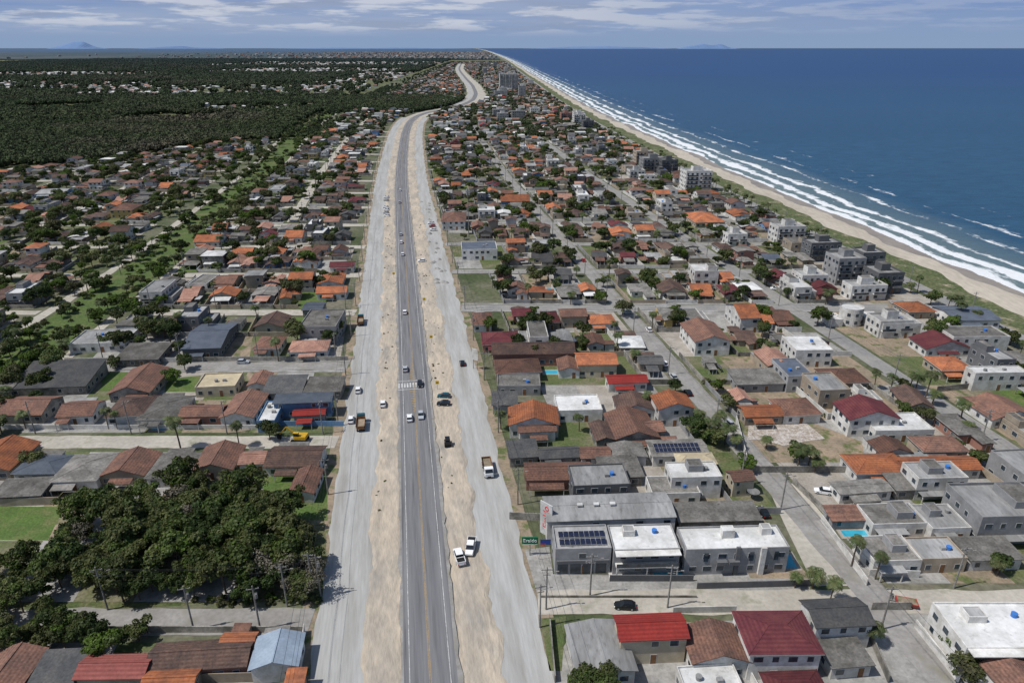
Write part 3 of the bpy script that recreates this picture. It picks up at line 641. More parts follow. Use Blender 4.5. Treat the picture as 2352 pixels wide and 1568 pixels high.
def ex_apt(mb,w,d,h):
    for fx in (.30,.42): mb.box(-w/2+w*fx,-d/2-1.0,3.0,-w/2+w*fx+w*.1,-d/2-.01,3.9,'w_dkgrey')
    mb.box(-w*.02,-d/2-.5,0,w*.02,-d/2-.02,h+.9,'w_dkgrey'); mb.box(w*.22,-d/2-.6,0,w*.27,-d/2-.02,h+.7,'w_white')
    body(mb,-w*.1,0,w*.02,d*.25,h+1.8,'flat','r_white','w_white',par=.15); body(mb,w*.3,d*.1,w*.4,d*.35,h+1.5,'flat','r_ltgrey','w_white',par=.15)
    for x in (-.32,.12,.36): mb.box(w*x,-d/2-.12,3.4,w*x+.9,-d/2-.08,5.6,'glass')
hx(1564,1210,1800,1262,6.2,'flat','white','grey',name='apartment_house',extra=ex_apt)
hx(1550,1155,1740,1196,3.6,'shed','grey','old',name='shed_building')
def block(x,y,w,d,fl,wall,rot=.1,name='apartment_building',acc='w_dkgrey'):
    X,Y=G(x,y); mb=MB(); h=fl*3.0; body(mb,-w/2,-d/2,w/2,d/2,h,'flat','r_ltgrey',wall,par=.8)
    body(mb,-w*.15,-d*.1,w*.2,d*.3,h+3,'flat','r_grey',wall,par=.2)
    windows(mb,w,d,h,.95,acc)
    for f in range(1,fl):
        mb.box(-w/2+.6,-d/2-1.3,f*3-.1,-w*.05,-d/2-.06,f*3+.05,wall); mb.box(-w/2+.6,-d/2-1.3,f*3+.05,-w*.05,-d/2-1.24,f*3+1,'glass')
        mb.box(w*.1,-d/2-1.3,f*3-.1,w/2-.6,-d/2-.06,f*3+.05,wall); mb.box(w*.1,-d/2-1.3,f*3+.05,w/2-.6,-d/2-1.24,f*3+1,acc)
    o=mb.obj(name); o.location=(X,Y+d/2,0); o.rotation_euler=(0,0,rot); OCC.append((X-w/2-1,Y-1,X+w/2+1,Y+d+1))
block(1945,655,13,12,4,'w_grey'); block(2035,675,12,13,3,'w_dkgrey',acc='w_grey'); block(1995,640,11,10,4,'w_dkgrey',acc='w_grey'); block(1812,560,16,11,3,'w_white'); block(1890,600,16,10,3,'w_dkgrey',acc='frame'); block(1690,565,11,10,2,'w_white')
block(1600,442,20,14,5,'w_white'); block(1500,398,20,14,4,'w_grey'); block(1535,402,14,12,4,'w_dkgrey'); block(1478,380,16,12,4,'w_beige'); block(1462,410,13,11,2,'w_white'); block(1330,290,16,14,5,'w_white'); block(1300,280,16,14,4,'w_pink'); block(1350,300,14,14,4,'w_dkgrey')
block(2050,775,13,9,2,'w_white'); block(1865,665,12,10,2,'w_white'); block(1990,690,16,8,2,'w_white')
for x in (1155,1168,1181): block(x,209,17,22,13,'w_white')
for i in range(30):
    Y=U(900,4500); t=U(60,250); X=K(Y)+t
    if rdist(X,Y)<45: continue
    mb=MB(); w=U(14,24); fl=random.choice([3,4,4,5,6,8]); body(mb,-w/2,-8,w/2,8,fl*3,'flat','r_ltgrey',random.choice(['w_white','w_white','w_beige','w_grey']),par=.8); windows(mb,w,16,fl*3,.9,'w_dkgrey'); body(mb,-3,-3,3,3,fl*3+3,'flat','r_grey','w_white')
    o=mb.obj('apartment_building'); o.location=(X,Y,0); o.rotation_euler=(0,0,.1); OCC.append((X-w/2,Y-9,X+w/2,Y+9))
# white round house
X,Y=G(1950,742); mb=MB(); mb.cyl((0,0,0),(0,0,6.5),4.3,4.3,'w_white',32); mb.cyl((0,0,6.5),(0,0,6.6),3.9,3.9,'r_white',32)
for i in range(32):
    a=2*math.pi*i/32; b=2*math.pi*(i+1)/32
    mb.poly([(4.3*math.cos(a),4.3*math.sin(a),6.5),(4.3*math.cos(b),4.3*math.sin(b),6.5),(4.3*math.cos(b),4.3*math.sin(b),7.2),(4.3*math.cos(a),4.3*math.sin(a),7.2)],'w_white')
for a in (-2.2,-1.5,-.8): mb.tr(4.32*math.cos(a),4.32*math.sin(a),a); mb.box(0,-.6,1.2,.05,.6,2.4,'glass'); mb.box(0,-.6,4.2,.05,.6,5.4,'glass'); mb.T=None
mb.box(4.5,-4,0,11,4,3.4,'w_white'); mb.box(-10,-4,0,-4.5,3,3.2,'w_white')
o=mb.obj('round_house'); o.location=(X,Y,0); OCC.append((X-11,Y-6,X+12,Y+6))
# ------------------------------------------------------------------ special ground areas
patch('grove_ground',[(0,1150),(740,1090),(755,1375),(200,1400),(-300,1400),(-300,1150)],'wild',.03)
OCC.append((G(-400,1390)[0],G(0,1398)[1],G(752,1390)[0],G(0,1145)[1]))
patch('lawn',[(0,1163),(148,1163),(110,1240),(-60,1240)],'lawn',.05); patch('lawn',[(560,1088),(752,1088),(752,1195),(690,1190)],'lawn',.05)
patch('lawn',[(385,870),(462,862),(448,900),(378,900)],'lawn',.05,True); patch('lawn',[(245,850),(300,850),(270,898),(228,898)],'lawn',.05,True)
patch('vacant_lot',[(1712,968),(1860,968),(1982,1015),(1985,1062),(1700,1062)],'soil',.05,True)
patch('rubble_heap',[(1720,972),(1780,966),(1850,970),(1895,1008),(1860,1012),(1800,1024),(1750,1010),(1716,1010)],'rubble',.12)
patch('vacant_lot',[(525,776),(580,772),(572,832),(500,832)],'soil',.05,True)
patch('forecourt',[(1205,1262),(1262,1255),(1270,1318),(1860,1330),(1860,1362),(1235,1368)],'concrete',.065,True)
patch('dirt_yard',[(1760,1110),(1830,1110),(1905,1200),(1980,1345),(1870,1345),(1800,1200)],'dirtroad',.06,True)
patch('backyard',[(1260,1545),(1320,1440),(2130,1405),(2200,1600),(1270,1620)],'concrete',.045)
patch('verge',[(1240,1420),(1300,1415),(1290,1540),(1262,1540)],'grass',.06)
# ------------------------------------------------------------------ streets
def xstreet(Y,t0,t1,w,mat,walk=True,name='street'):
    k=K(Y); o=strip(name,[(k+t0,Y),(k+t1,Y)],-w/2,w/2,.075,mat,.5,3)
    if walk:
        mb=MB()
        for s in (-1,1):
            y0=Y+s*(w/2+.3) ; y1=Y+s*(w/2+1.8); mb.box(k+t0,min(y0,y1),0,k+t1,max(y0,y1),.16,'concrete')
        mb.obj('sidewalk')
LY=[98,162,211,262]+[262+50*i for i in range(1,14)]
RY=[103,268]+[268+50*i for i in range(1,14)]
for i,Y in enumerate(LY):
    xstreet(Y,-113 if Y>150 else -160,-22,6.5,'graveldk' if Y in(98,211) else 'dirtroad',walk=Y==211)
    if Y>200: xstreet(Y,-430,-152,5,'dirtroad',False)
for i,Y in enumerate(RY):
    tE=float(COAST(Y))-31-K(Y); xstreet(Y,22,tE,6.5,'dirtroad' if Y==103 else ('oldasphalt' if Y==268 else 'graveldk'),walk=Y==268)
strip('street',tline(89,10,1100),-3.6,3.6,.085,'graveldk',.5,4); strip('street',tline(160,10,1100),-3.6,3.6,.085,'oldasphalt',.3,8)
strip('street',tline(-70,420,1100),-3,3,.085,'dirtroad',.3,8)
for t in (-215,-280,-350): strip('street',tline(t,100,760),-2.6,2.6,.085,'dirtroad',.5,8)
# ------------------------------------------------------------------ fill blocks
lots=MB(); walls=MB(); far=MB(); fartrees=[]; poolmb=[]
FFX=[-2000,-439,-382,-351,-283,-230]; FFY=[570,610,680,780,820,850]
def inforest(x,y): return y>float(np.interp(x,FFX,FFY)) and x<K(y)+canT(y)-18
def fill(t0,t1,Y0,Y1,modern=.1,dens=.97):
    ny=max(1,round((Y1-Y0)/21)); dy=(Y1-Y0)/ny
    for r in range(ny):
        ya=Y0+r*dy; yb=ya+dy; t=t0
        while t<t1-7:
            w=min(U(9.5,15.5),t1-t); yc=(ya+yb)/2; x0=K(yc)+t; x1=x0+w; t+=w
            if Y0>95 and x1< -0.78*yc-60: continue
            if x0> .8*yc+60: continue
            xc=(x0+x1)/2
            if rdist(xc,yc)<(25+w/2 if yc<1110 else (22 if yc<1420 else 30)) : continue
            if inforest(xc,yc): continue
            if xc>float(COAST(yc))-39: continue
            near=yc<820; vac=R()>dens
            if near:
                lm=random.choices(['grass','lawn','concrete','paving','soil','graveldk'],[.28,.04,.27,.15,.17,.09])[0] if not vac else random.choice(['grass','grass','wild','soil','wild'])
                lots.poly([(K(ya)+t-w,ya,.035),(K(ya)+t,ya,.035),(K(yb)+t,yb,.035),(K(yb)+t-w,yb,.035)],lm)
            if occupied(xc-3.5,yc-5,xc+3.5,yc+5): 
                continue
            if near and R()<.85:
                wm=random.choice(['w_old','w_white','w_grey','w_old','w_beige']); hh=U(1.6,2.2)
                xs=K(ya)+t-w; dx=(K(yb)-K(ya))
                walls.poly([(xs,ya,0),(xs,ya,hh),(xs+dx,yb,hh),(xs+dx,yb,0)],wm); walls.poly([(xs+.16,ya,0),(xs+dx+.16,yb,0),(xs+dx+.16,yb,hh),(xs+.16,ya,hh)],wm); walls.poly([(xs,ya,hh),(xs+.16,ya,hh),(xs+.16+dx,yb,hh),(xs+dx,yb,hh)],wm)
                if not vac: walls.box(xs+.2,ya+.3,0,xs+w-.1,ya+.46,hh*.95,wm)
            if vac:
                for _ in range(random.choice((2,3,5))): 
                    if near: place('leafy_tree',random.choice(TREES),(xc+U(-4,4),yc+U(-8,8),0),U(0,6),U(.5,1))
                continue
            if near:
                tm,w0,d0=random.choice(TMOD if R()<modern else TEMPL)
                ro=.06+random.gauss(0,.05)+(0 if r%2==0 or R()<.3 else math.pi)
                s=min(1.12,(w-.6)/w0); sy=min(1.08,(dy-3.5)/d0)
                if R()<.2 and d0<12.5 and w>12: ro+=math.pi/2; s=sy=min(1,(w-.6)/d0)
                jx=U(-.5,.5); jy=U(-1.6,1.6)
                if occupied(xc-w0*s/2+.8,yc-d0*sy/2+.8,xc+w0*s/2-.8,yc+d0*sy/2-.8):
                    s*=.55; sy*=.55
                    if occupied(xc-w0*s/2,yc-d0*sy/2,xc+w0*s/2,yc+d0*sy/2): continue
                place(tm.name.split('.')[0],tm,(xc+jx,yc+jy,0),ro,(s,sy,U(.9,1.08) if s>.8 else .8))
                for _ in range(3):
                    rr=R()
                    if rr<.27: place('leafy_tree',random.choice(TREES),(xc+random.choice((-1,1))*w*.45,yc+random.choice((-1,1))*U(4,10),0),U(0,6),U(.35,.95))
                    elif rr<.37: place('palm_tree',random.choice(PALMS),(xc+random.choice((-1,1))*w*.44,yc+random.choice((-1,1))*U(5,10),0),U(0,6),U(.6,1.05))
                if R()<.5: place('bush',random.choice(BUSH),(xc+U(-w/2,w/2),ya+U(.5,2.5),0),U(0,6),U(.6,1.3))
                if R()<(.24 if modern>.1 else .08): poolmb.append((xc+U(-2,2),yc-dy/2+2.6))
            else:
                wl=pick(WALLW); rf=pick(ROOFW); ww_=U(6.5,w-1); dd=U(8,15)
                far.tr(xc+U(-1,1),yc+U(-3,3),.07+random.gauss(0,.07))
                if R()<modern: body(far,-ww_/2,-dd/2,ww_/2,dd/2,random.choice([3.2,6.2]),'flat',random.choice(['r_white','r_ltgrey']),'w_white',simple=True)
                else:
                    body(far,-ww_/2,-dd/2,ww_/2,dd/2,3.0 if R()<.8 else 5.8,random.choice(['gx','gy','hip']),rf,wl,pitch=.3,simple=True)
                    if R()<.6: 
                        rf2=pick(ROOFW); body(far,-ww_/2,dd/2+.8,ww_*.3,dd/2+4.5,2.6,'gx',rf2,wl,pitch=.2,oh=.3,simple=True)
                for _ in range(2):
                    if R()<.6: fartrees.append((xc+U(-7,7),yc+random.choice((-1,1))*U(6,11),U(1.8,4.2),U(2,4.0)))
ys=[98+5,162-5, 162+5,211-5, 211+5,262-5]+sum([[262+50*i+4.5,262+50*(i+1)-4.5] for i in range(13)],[])
fill(-108,-25,60,93)
for i in range(0,len(ys),2):
    a,b=ys[i],ys[i+1]
    if b>430: fill(-108,-75,a,b,dens=.94); fill(-65,-25,a,b,dens=.94)
    else: fill(-112,-25,a,b,dens=.94)
for i in range(0,len(ys),2):
    a,b=ys[i],ys[i+1]
    if a<190: continue
    for t0,t1 in ((-212,-153),(-277,-218),(-347,-283),(-430,-353)): fill(t0,t1,a,b,.05,dens=.78)
fill(25,84,48,98,.2); fill(94,155,48,98,.3)
fill(25,84,108,263,.13,.94); fill(94,155,108,263,.25,.94); fill(165,235,108,263,.35,.9)
for i in range(1,13):
    a,b=268+50*(i-1)+4.5,268+50*i-4.5
    fill(25,84,a,b,.08,.93); fill(94,155,a,b,.15,.92); fill(165,250,a,b,.35,.9)
Y=868+5
while Y<5200:
    dyy=46 if Y<2200 else 60
    for t0,t1 in ((-112,-76),(-64,-20),(-20,84),(94,155),(165,262)): fill(t0,t1,Y,Y+dyy-8,.12,.94)
    Y+=dyy*(1 if Y<2500 else 1.25)
settle=[(-1000,-340,1560,2000,.95),(-560,-330,1180,1330,.5),(-600,-330,2000,3100,.8),(-1700,-1000,1750,2250,.5),(-1300,-500,3000,3700,.7),(-2500,-1400,2600,3100,.5),(-1800,-450,4200,5300,.7)]
for (xa,xb,ya,yb,dn) in settle+[(-3200,-1900,1500,1700,.3),(-1400,-330,5400,6300,.6)]:
    y=ya
    while y<yb:
        x=xa
        while x<xb:
            if x<K(y)+canT(y)-22 and R()<dn*(.62+mnoise.noise((x*.004,y*.003,1))*1.3):
                far.tr(x+U(-3,3),y+U(-4,4),U(-.1,.2)); w_=U(8,12); body(far,-w_/2,-6,w_/2,6,random.choice([3,3,5]),random.choice(['gx','gy','hip']),random.choice(['r_grey','r_ltgrey','r_white','r_brown','r_white','r_salmon','r_ltgrey']),'w_white',pitch=.25,simple=True)
            x+=14
        y+=18 if ya<4000 else 30
far.T=None; far.obj('distant_town'); lots.obj('yard_ground'); walls.obj('boundary_walls')
def pool(x,y,rot=0,l=6,w=3,z=0.0):
    mb=MB(); mb.box(-l/2-.8,-w/2-.8,z,l/2+.8,w/2+.8,z+.12,'paving'); mb.box(-l/2,-w/2,z+.1,l/2,w/2,z+.14,'pool'); o=mb.obj('swimming_pool'); o.location=(x,y,0); o.rotation_euler=(0,0,rot)
for p in poolmb: pool(*p,l=U(4,6.5),w=U(2,2.8))
for px,l,w_ in (((1468,962),7,3.2),((1540,1318),7,1.9),((1808,1288),2.6,4.2),((1268,855),5,2.4),((1486,828),5,2.4),((2075,968),6,2.4),((1965,1225),6,2),((1272,663),6,2.6),((320,795),5,2.4),((365,985),3.4,1.8)):
    pool(*G(*px),l=l,w=w_)
mb=MB(); a=G(1400,1335); b=G(1592,1335); mb.box(a[0],a[1],0,b[0],a[1]+.2,1.6,'w_dkgrey'); mb.box(a[0]+.1,a[1]+.3,0,b[0],a[1]+3.4,.1,'w_white'); mb.obj('garden_wall')
def wallpx(p,q,h=2.0,mat='w_white',name='boundary_wall'):
    a=Vector(G(*p)); b=Vector(G(*q)); L_=(b-a).length; ang=math.atan2(b.y-a.y,b.x-a.x); mb=MB(); mb.box(0,-.08,0,L_,.08,h,mat); o=mb.obj(name); o.location=(a.x,a.y,0); o.rotation_euler=(0,0,ang)
for p,q,h,m_ in (((455,1568),(690,1562),2.2,'w_beige'),((0,1163),(140,1158),2.2,'w_beige'),((1240,1372),(1600,1372),.6,'w_old'),((1600,1352),(1860,1345),1.6,'w_dkgrey'),((1885,1195),(1990,1345),1.8,'w_white'),((1995,1322),(2110,1326),1.8,'w_white'),((1820,1110),(1910,1195),1.8,'w_old'),((1545,1408),(1690,1405),1.6,'w_white'),
    ((2150,900),(2352,880),2,'w_old'),((0,985),(600,985),1.4,'w_white'),((600,978),(790,978),1.6,'w_blue'),((1700,1085),(1990,1085),2,'w_old'),((1690,968),(1715,1065),2,'w_white'),((2000,1400),(2090,1400),2,'w_old'),((150,832),(420,832),1.8,'w_white'),((420,830),(800,828),1.7,'w_old'),((2100,1440),(2200,1568),2,'w_white'),((1170,1192),(1240,1195),2,'w_old'),((1910,1135),(2100,1140),2,'w_brick'),
    ((1262,1425),(1275,1568),1.8,'w_old'),((1575,1530),(1590,1600),1.8,'w_white'),((1690,1500),(1745,1600),1.8,'w_white'),((1985,1440),(2040,1568),1.8,'w_old'),((700,1450),(690,1568),2,'w_white'),((200,1452),(700,1452),1.6,'w_old')): wallpx(p,q,h,m_)
# ------------------------------------------------------------------ trees placed from the photograph
def inside(x,y,poly):
    c=False; j=len(poly)-1
    for i in range(len(poly)):
        if (poly[i][1]>y)!=(poly[j][1]>y) and x<(poly[j][0]-poly[i][0])*(y-poly[i][1])/(poly[j][1]-poly[i][1])+poly[i][0]: c=not c
        j=i
    return c
def grove(px,sp,lst,s0,s1,name='wild_tree'):
    poly=[G(*p) for p in px]; xs=[p[0] for p in poly]; ys_=[p[1] for p in poly]; y=min(ys_)
    while y<max(ys_):
        x=min(xs)
        while x<max(xs):
            X=x+U(-1,1)*sp*.45; Y=y+U(-1,1)*sp*.45
            if inside(X,Y,poly): place(name,random.choice(lst),(X,Y,0),U(0,6.28),U(s0,s1))
            x+=sp
        y+=sp
grove([(100,1345),(165,1210),(400,1160),(440,1120),(560,1120),(620,1170),(690,1215),(735,1300),(728,1372),(450,1388),(250,1382)],3.8,WILD+WILD+[DRY],.55,1.1)
grove([(560,1380),(600,1300),(735,1290),(735,1376)],4.2,[DRY,DRY,WILD[3]],.7,1.05)
grove([(-60,1290),(95,1300),(110,1400),(180,1440),(300,1470),(120,1540),(-60,1480)],4.2,WILD,.45,.8)
grove([(380,1376),(735,1366),(735,1385),(380,1392)],1.8,BUSH,.4,.8,'bush')
for px,s in (((240,1520),.9),((320,1470),.7),((150,1470),.8),((400,880),.8),((350,860),.7),((620,1010),.8),((425,850),.8),((1715,1080),.7),((1550,905),.7),((1205,765),.9),((760,790),.8),((1835,1060),.8),((1740,640),1.2),((1760,655),1.1),((1210,760),.9),((490,460),1.2),((560,480),1.2),((2190,1500),.7),((1550,750),1),((640,620),.9),((230,740),.9),((2210,1560),.8),((2290,1310),.6),((1400,470),1.3),((1020,470),1.3),((1245,440),1.2),((1130,760),.8)):
    place('leafy_tree',random.choice(TREES),(*G(*px),0),U(0,6),s)
place('round_tree',ROUND,(*G(1360,1600),0),1,.85)
for px,s in (((415,1030),1.15),((550,1025),.9),((270,985),.7),((1865,1350),1.0),((1905,1385),.8),((1825,1350),.7),((1955,1300),.9),((1990,1475),1),((1150,985),.9),((1330,990),.8),((1620,1000),1.1),((1635,1010),.9),((1605,985),.9),((1690,1030),.9),((1855,1075),1.1),((1870,1085),.9),((1830,1080),1),((1760,1030),.8),((2200,985),1.1),((2215,1000),.9),((1310,700),1),((1480,940),.8),((1895,700),1.2),((2045,900),.9),((2010,1330),.8),((2290,1320),.8),((640,830),1),((250,985),.8),((60,985),1),((150,815),1),((2100,905),1),((2125,915),1.1),((1650,985),1),((1665,1020),1.1),((2090,890),1),((2140,930),1)):
    place('palm_tree',random.choice(PALMS),(*G(*px),0),U(0,6),s)
for i in range(110):
    Y=U(150,900); X=float(COAST(Y))-36+U(-4,3); place('palm_tree',random.choice(PALMS),(X,Y,0),U(0,6),U(.8,1.2))
for i in range(400):
    Y=115+ (R()**1.3)*900; X=K(Y)+canT(Y)+(random.choice((-1,1))*U(5,13) if R()<.65 else U(14,40)*random.choice((-1,1)))
    place(*(('leafy_tree',random.choice(TREES)) if R()<.75 else ('palm_tree',random.choice(PALMS))),(X,Y,0),U(0,6),U(.4,1.15))
for i in range(200):
    Y=115+(R()**1.3)*600; X=K(Y)+canT(Y)+U(-12,11); place('bush',random.choice(BUSH),(X,Y,0),U(0,6),U(.5,1.3))
for i in range(2500):
    Y=U(205,840); t=U(-430,240) if R()<.6 else U(-430,-80); X=K(Y)+t
    if rdist(X,Y)<27 or inforest(X,Y) or abs(t-canT(Y))<13 or X>COAST(Y)-32: continue
    if mnoise.noise((X*.018,Y*.018,7))<.02 and R()<.72: continue
    if min(abs(Y-q) for q in LY+RY)<3: continue
    place('leafy_tree',random.choice(TREES),(X,Y,0),U(0,6),U(.5,1.3))
# forest
pts=[]
def insettle(x,y): return any(a<x<b and c<y<d for a,b,c,d,_ in settle)
y=560
while y<6500:
    sp=6.5 if y<1000 else (9 if y<1500 else (13 if y<2600 else 21)); xr=K(y)+canT(y)-17; x=max(-.80*y-80,-3600)
    while x<xr:
        X=x+U(-.4,.4)*sp; Y=y+U(-.4,.4)*sp
        if inforest(X,Y) and not (insettle(X,Y) and R()<.90) and not (mnoise.noise((X*.008,Y*.005,9))>.42): s_=min(sp*U(.5,.75),U(6,10)); pts.append((X,Y,2.5+s_*.45+U(0,1.5),s_))
        x+=sp
    y+=sp*.95
for i in range(9500):
    Y=U(840,5500) if R()<.6 else U(840,2000); t=U(-160,255); X=K(Y)+t
    if rdist(X,Y)<(30 if Y<1110 else (20 if Y<1420 else 30)): continue
    if X>COAST(Y)-32: continue
    if mnoise.noise((X*.008,Y*.005,4))<.05 and R()<.55: continue
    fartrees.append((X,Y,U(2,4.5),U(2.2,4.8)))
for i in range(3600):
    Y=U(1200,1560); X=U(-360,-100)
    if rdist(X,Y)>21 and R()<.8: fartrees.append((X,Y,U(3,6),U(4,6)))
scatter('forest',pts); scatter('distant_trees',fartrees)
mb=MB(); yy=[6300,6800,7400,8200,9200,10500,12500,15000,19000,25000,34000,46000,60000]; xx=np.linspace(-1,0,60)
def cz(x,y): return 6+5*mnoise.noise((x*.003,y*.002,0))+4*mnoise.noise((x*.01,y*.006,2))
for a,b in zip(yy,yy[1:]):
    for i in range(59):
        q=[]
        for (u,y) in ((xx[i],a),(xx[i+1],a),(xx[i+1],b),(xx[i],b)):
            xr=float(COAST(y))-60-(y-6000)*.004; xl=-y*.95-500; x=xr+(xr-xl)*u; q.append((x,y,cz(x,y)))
        mb.poly(q,'canopy_haze')
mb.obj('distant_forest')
mb=MB(); mb.poly([(-9000,570,.06),(-450,615,.06),(-383,685,.06),(-352,785,.06),(-285,830,.06),(-300,1100,.06),(-345,1600,.06),(-380,2300,.06),(-430,6400,.06),(-9000,6400,.06)],'wild'); mb.obj('forest_floor')
mb=MB()
for i in range(1500):
    Y=U(6300,14000); X=float(COAST(Y))-80-abs(random.gauss(0,1))*1500
    mb.tr(X,Y,U(0,3)); s=U(8,16); body(mb,-s,-s,s,s,U(10,18),'gx',random.choice(['r_ltgrey','r_grey','r_grey','r_brown']),'w_grey',simple=True)
mb.T=None; mb.obj('distant_city')
# ------------------------------------------------------------------ hills
M('hill',(.13,.21,.36),(.11,.18,.32),.0003,fine=.1)  # blue of the intervening haze painted as the hill colour
def hill(px0,px1,hpx,Y,name='distant_hill'):
    X0=(px0-1176)*Y*CP/F; X1=(px1-1176)*Y*CP/F
    mb=MB(); n=24; hm=hpx*Y/F
    prof=[]
    for i in range(n+1):
        t=i/n; z=hm*(math.sin(math.pi*t)**1.3)*(.75+.5*mnoise.noise((t*5,px0*.1,0)))
        prof.append((X0+(X1-X0)*t,max(0,z)))
    for (a,za),(b,zb) in zip(prof,prof[1:]):
        mb.poly([(a,Y-900,0),(b,Y-900,0),(b,Y,zb),(a,Y,za)],'hill'); mb.poly([(a,Y,za),(b,Y,zb),(b,Y+900,0),(a,Y+900,0)],'hill')
    mb.obj(name)
hill(118,240,17,45000); hill(1552,1700,13,45000,'island'); hill(1200,1560,6,48000); hill(300,520,6,48000); hill(600,1100,3,48000)
# ------------------------------------------------------------------ vehicles
def wheels(mb,W,ys,r=.33,wd=.22):
    for y in ys:
        for s in (-1,1):
            x=s*(W/2-wd/2+.01); mb.cyl((x-wd/2,y,r),(x+wd/2,y,r),r,r,'tyre',14); mb.cyl((x+s*(wd/2),y,r),(x+s*(wd/2+.015),y,r),r*.6,r*.55,'car_silver',10)
def car(paint,pick_=False,L_=4.2,W=1.75):
    mb=MB(); l=L_/2; w=W/2
    if pick_:
        l=2.65; w=.94
        mb.loft([(-l,w*.9,w*.88,.45,.75),(-l+.1,w,w*.96,.4,1.05),(-.75,w,w*.96,.35,1.08)],paint)
        mb.loft([(-.75,w,w*.96,.35,1.08),(1.15,w,w*.95,.35,1.08),(2.3,w*.98,w*.88,.35,.98),(l,w*.86,w*.8,.4,.75)],paint)
        mb.loft([(-.8,w*.93,w*.8,1.08,1.7),(.95,w*.93,w*.8,1.08,1.72),(1.55,w*.9,w*.8,1.08,1.15)],'car_glass'); mb.loft([(-.78,w*.8,w*.76,1.70,1.78),(.92,w*.8,w*.76,1.72,1.78)],paint)
        mb.box(-w+.12,-l+.15,1.06,w-.12,-.95,1.10,'tyre'); 
        for s in (-1,1): mb.box(s*w*.96-.05,-l+.05,1.08,s*w*.96+.05,-.8,1.3,paint)
        mb.box(-w*.9,-l+.03,1.08,w*.9,-l+.12,1.3,paint); ax=(-1.65,1.7); r=.38
    else:
        mb.loft([(-l,w*.88,w*.84,.4,.72),(-l+.12,w*.97,w*.92,.3,.92),(-l*.5,w,w*.95,.25,.95),(l*.35,w,w*.94,.25,.93),(l-.35,w*.97,w*.85,.25,.78),(l,w*.82,w*.76,.35,.6)],paint)
        mb.loft([(-l+.25,w*.9,w*.84,.93,.97),(-l+.75,w*.92,w*.74,.93,1.40),(.25,w*.93,w*.76,.93,1.44),(.98,w*.9,w*.8,.92,.97)],'car_glass')
        mb.loft([(-l+.72,w*.74,w*.70,1.40,1.45),(-.5,w*.77,w*.73,1.44,1.50),(.25,w*.75,w*.71,1.43,1.47)],paint); ax=(-l*.62,l*.62); r=.32
    for s in (-1,1):
        mb.box(s*w*.7-.16,l-.1,.58,s*w*.7+.16,l+.01,.7,'lamp_white'); mb.box(s*w*.72-.14,-l-.02,.62,s*w*.72+.14,-l+.08,.8,'lamp_red'); mb.box(s*(w+.02)-.08,.7,.95,s*(w+.02)+.08,.85,1.08,paint)
    wheels(mb,2*w,ax,r); return mb
CARS={c:car('car_'+c).mesh('car') for c in('white','black','silver','red','teal')}
PICK=car('car_white',True).mesh('pickup_truck')
def dump(paint):
    mb=MB(); mb.box(-.45,-3.6,.6,.45,3.6,.85,'tyre')
    mb.loft([(1.7,1.15,1.1,.7,2.6),(2.9,1.15,1.1,.7,2.65),(3.5,1.12,1.0,.7,1.7),(3.6,1.1,1.0,.6,1.5)],paint)
    mb.loft([(3.0,1.02,.98,1.72,2.52),(3.52,1.0,.95,1.68,1.8)],'car_glass')
    for s in (-1,1): mb.box(s*1.13-.03,2.0,1.6,s*1.13+.03,2.8,2.3,'car_glass')
    for s in (-1,1): mb.poly([(s*1.05,-3.7,.95),(s*1.05,1.4,.95),(s*1.25,1.4,2.1),(s*1.25,-3.7,2.1)],'wood'); mb.poly([(s*1.17,-3.7,2.1),(s*1.17,1.4,2.1),(s*1.0,1.4,1.0),(s*1.0,-3.7,1.0)],'wood'); mb.poly([(s*1.25,-3.7,2.1),(s*1.25,1.4,2.1),(s*1.17,1.4,2.1),(s*1.17,-3.7,2.1)],'wood')
    mb.box(-1.2,1.4,.95,1.2,1.5,2.3,'wood'); mb.box(-1.1,-3.78,.95,1.1,-3.7,2.0,'wood'); mb.box(-1.05,-3.7,.9,1.05,1.4,1.45,'tyre','soil')
    wheels(mb,2.3,(-2.9,-1.7,2.6),.5,.35); return mb.mesh('dump_truck')
DUMPW=dump('car_white'); DUMPD=dump('car_teal')
rr=.157
def pv(name,me,px,rot=rr,z=0): 
    X,Y=G(*px); return place(name,me,(X,Y,z),rot)
for px,c,ro in (((965,888),'black',rr+math.pi),((941,966),'white',rr),((967,960),'silver',rr+math.pi),((931,853),'silver',rr),((930,722),'white',rr),((925,588),'white',rr),((922,560),'white',rr),((921,542),'silver',rr),((918,468),'silver',rr),((919,440),'white',rr)):
    pv('car',CARS[c],px,ro,.47)
for px,c,ro in (((1020,914),'teal',rr+1.35),((1019,931),'black',rr+1.4),((880,932),'white',rr),((823,899),'white',rr),((807,967),'white',rr),((1062,837),'black',rr),((969,602),'white',rr+1.5),((559,834),'silver',-1.5),((1890,1132),'white',1.3),((1752,1180),'black',.1),((1435,1395),'black',1.5),((990,515),'white',rr+1.5),((993,522),'red',rr+1.5),((995,530),'white',rr+1.4),((888,455),'white',1.2),((887,462),'silver',1.2),((886,478),'white',1.2),((888,484),'white',1.2),((887,491),'silver',1.2),((889,498),'white',1.2),((1525,838),'white',.14),((1546,868),'silver',.14),((1440,720),'silver',1.5),((1675,975),'silver',.14),((75,1030),'white',1.5),((1580,905),'black',.14),((1780,665),'white',1.4),((1340,600),'red',.14),((1490,760),'white',.14)):
    pv('car',CARS[c],px,ro,.3 if 868<px[0]<900 or 960<px[0]<1030 else .09)
pv('pickup_truck',PICK,(1055,1285),rr+.12,.3); pv('pickup_truck',PICK,(1081,1262),rr+math.pi-.25,.3)
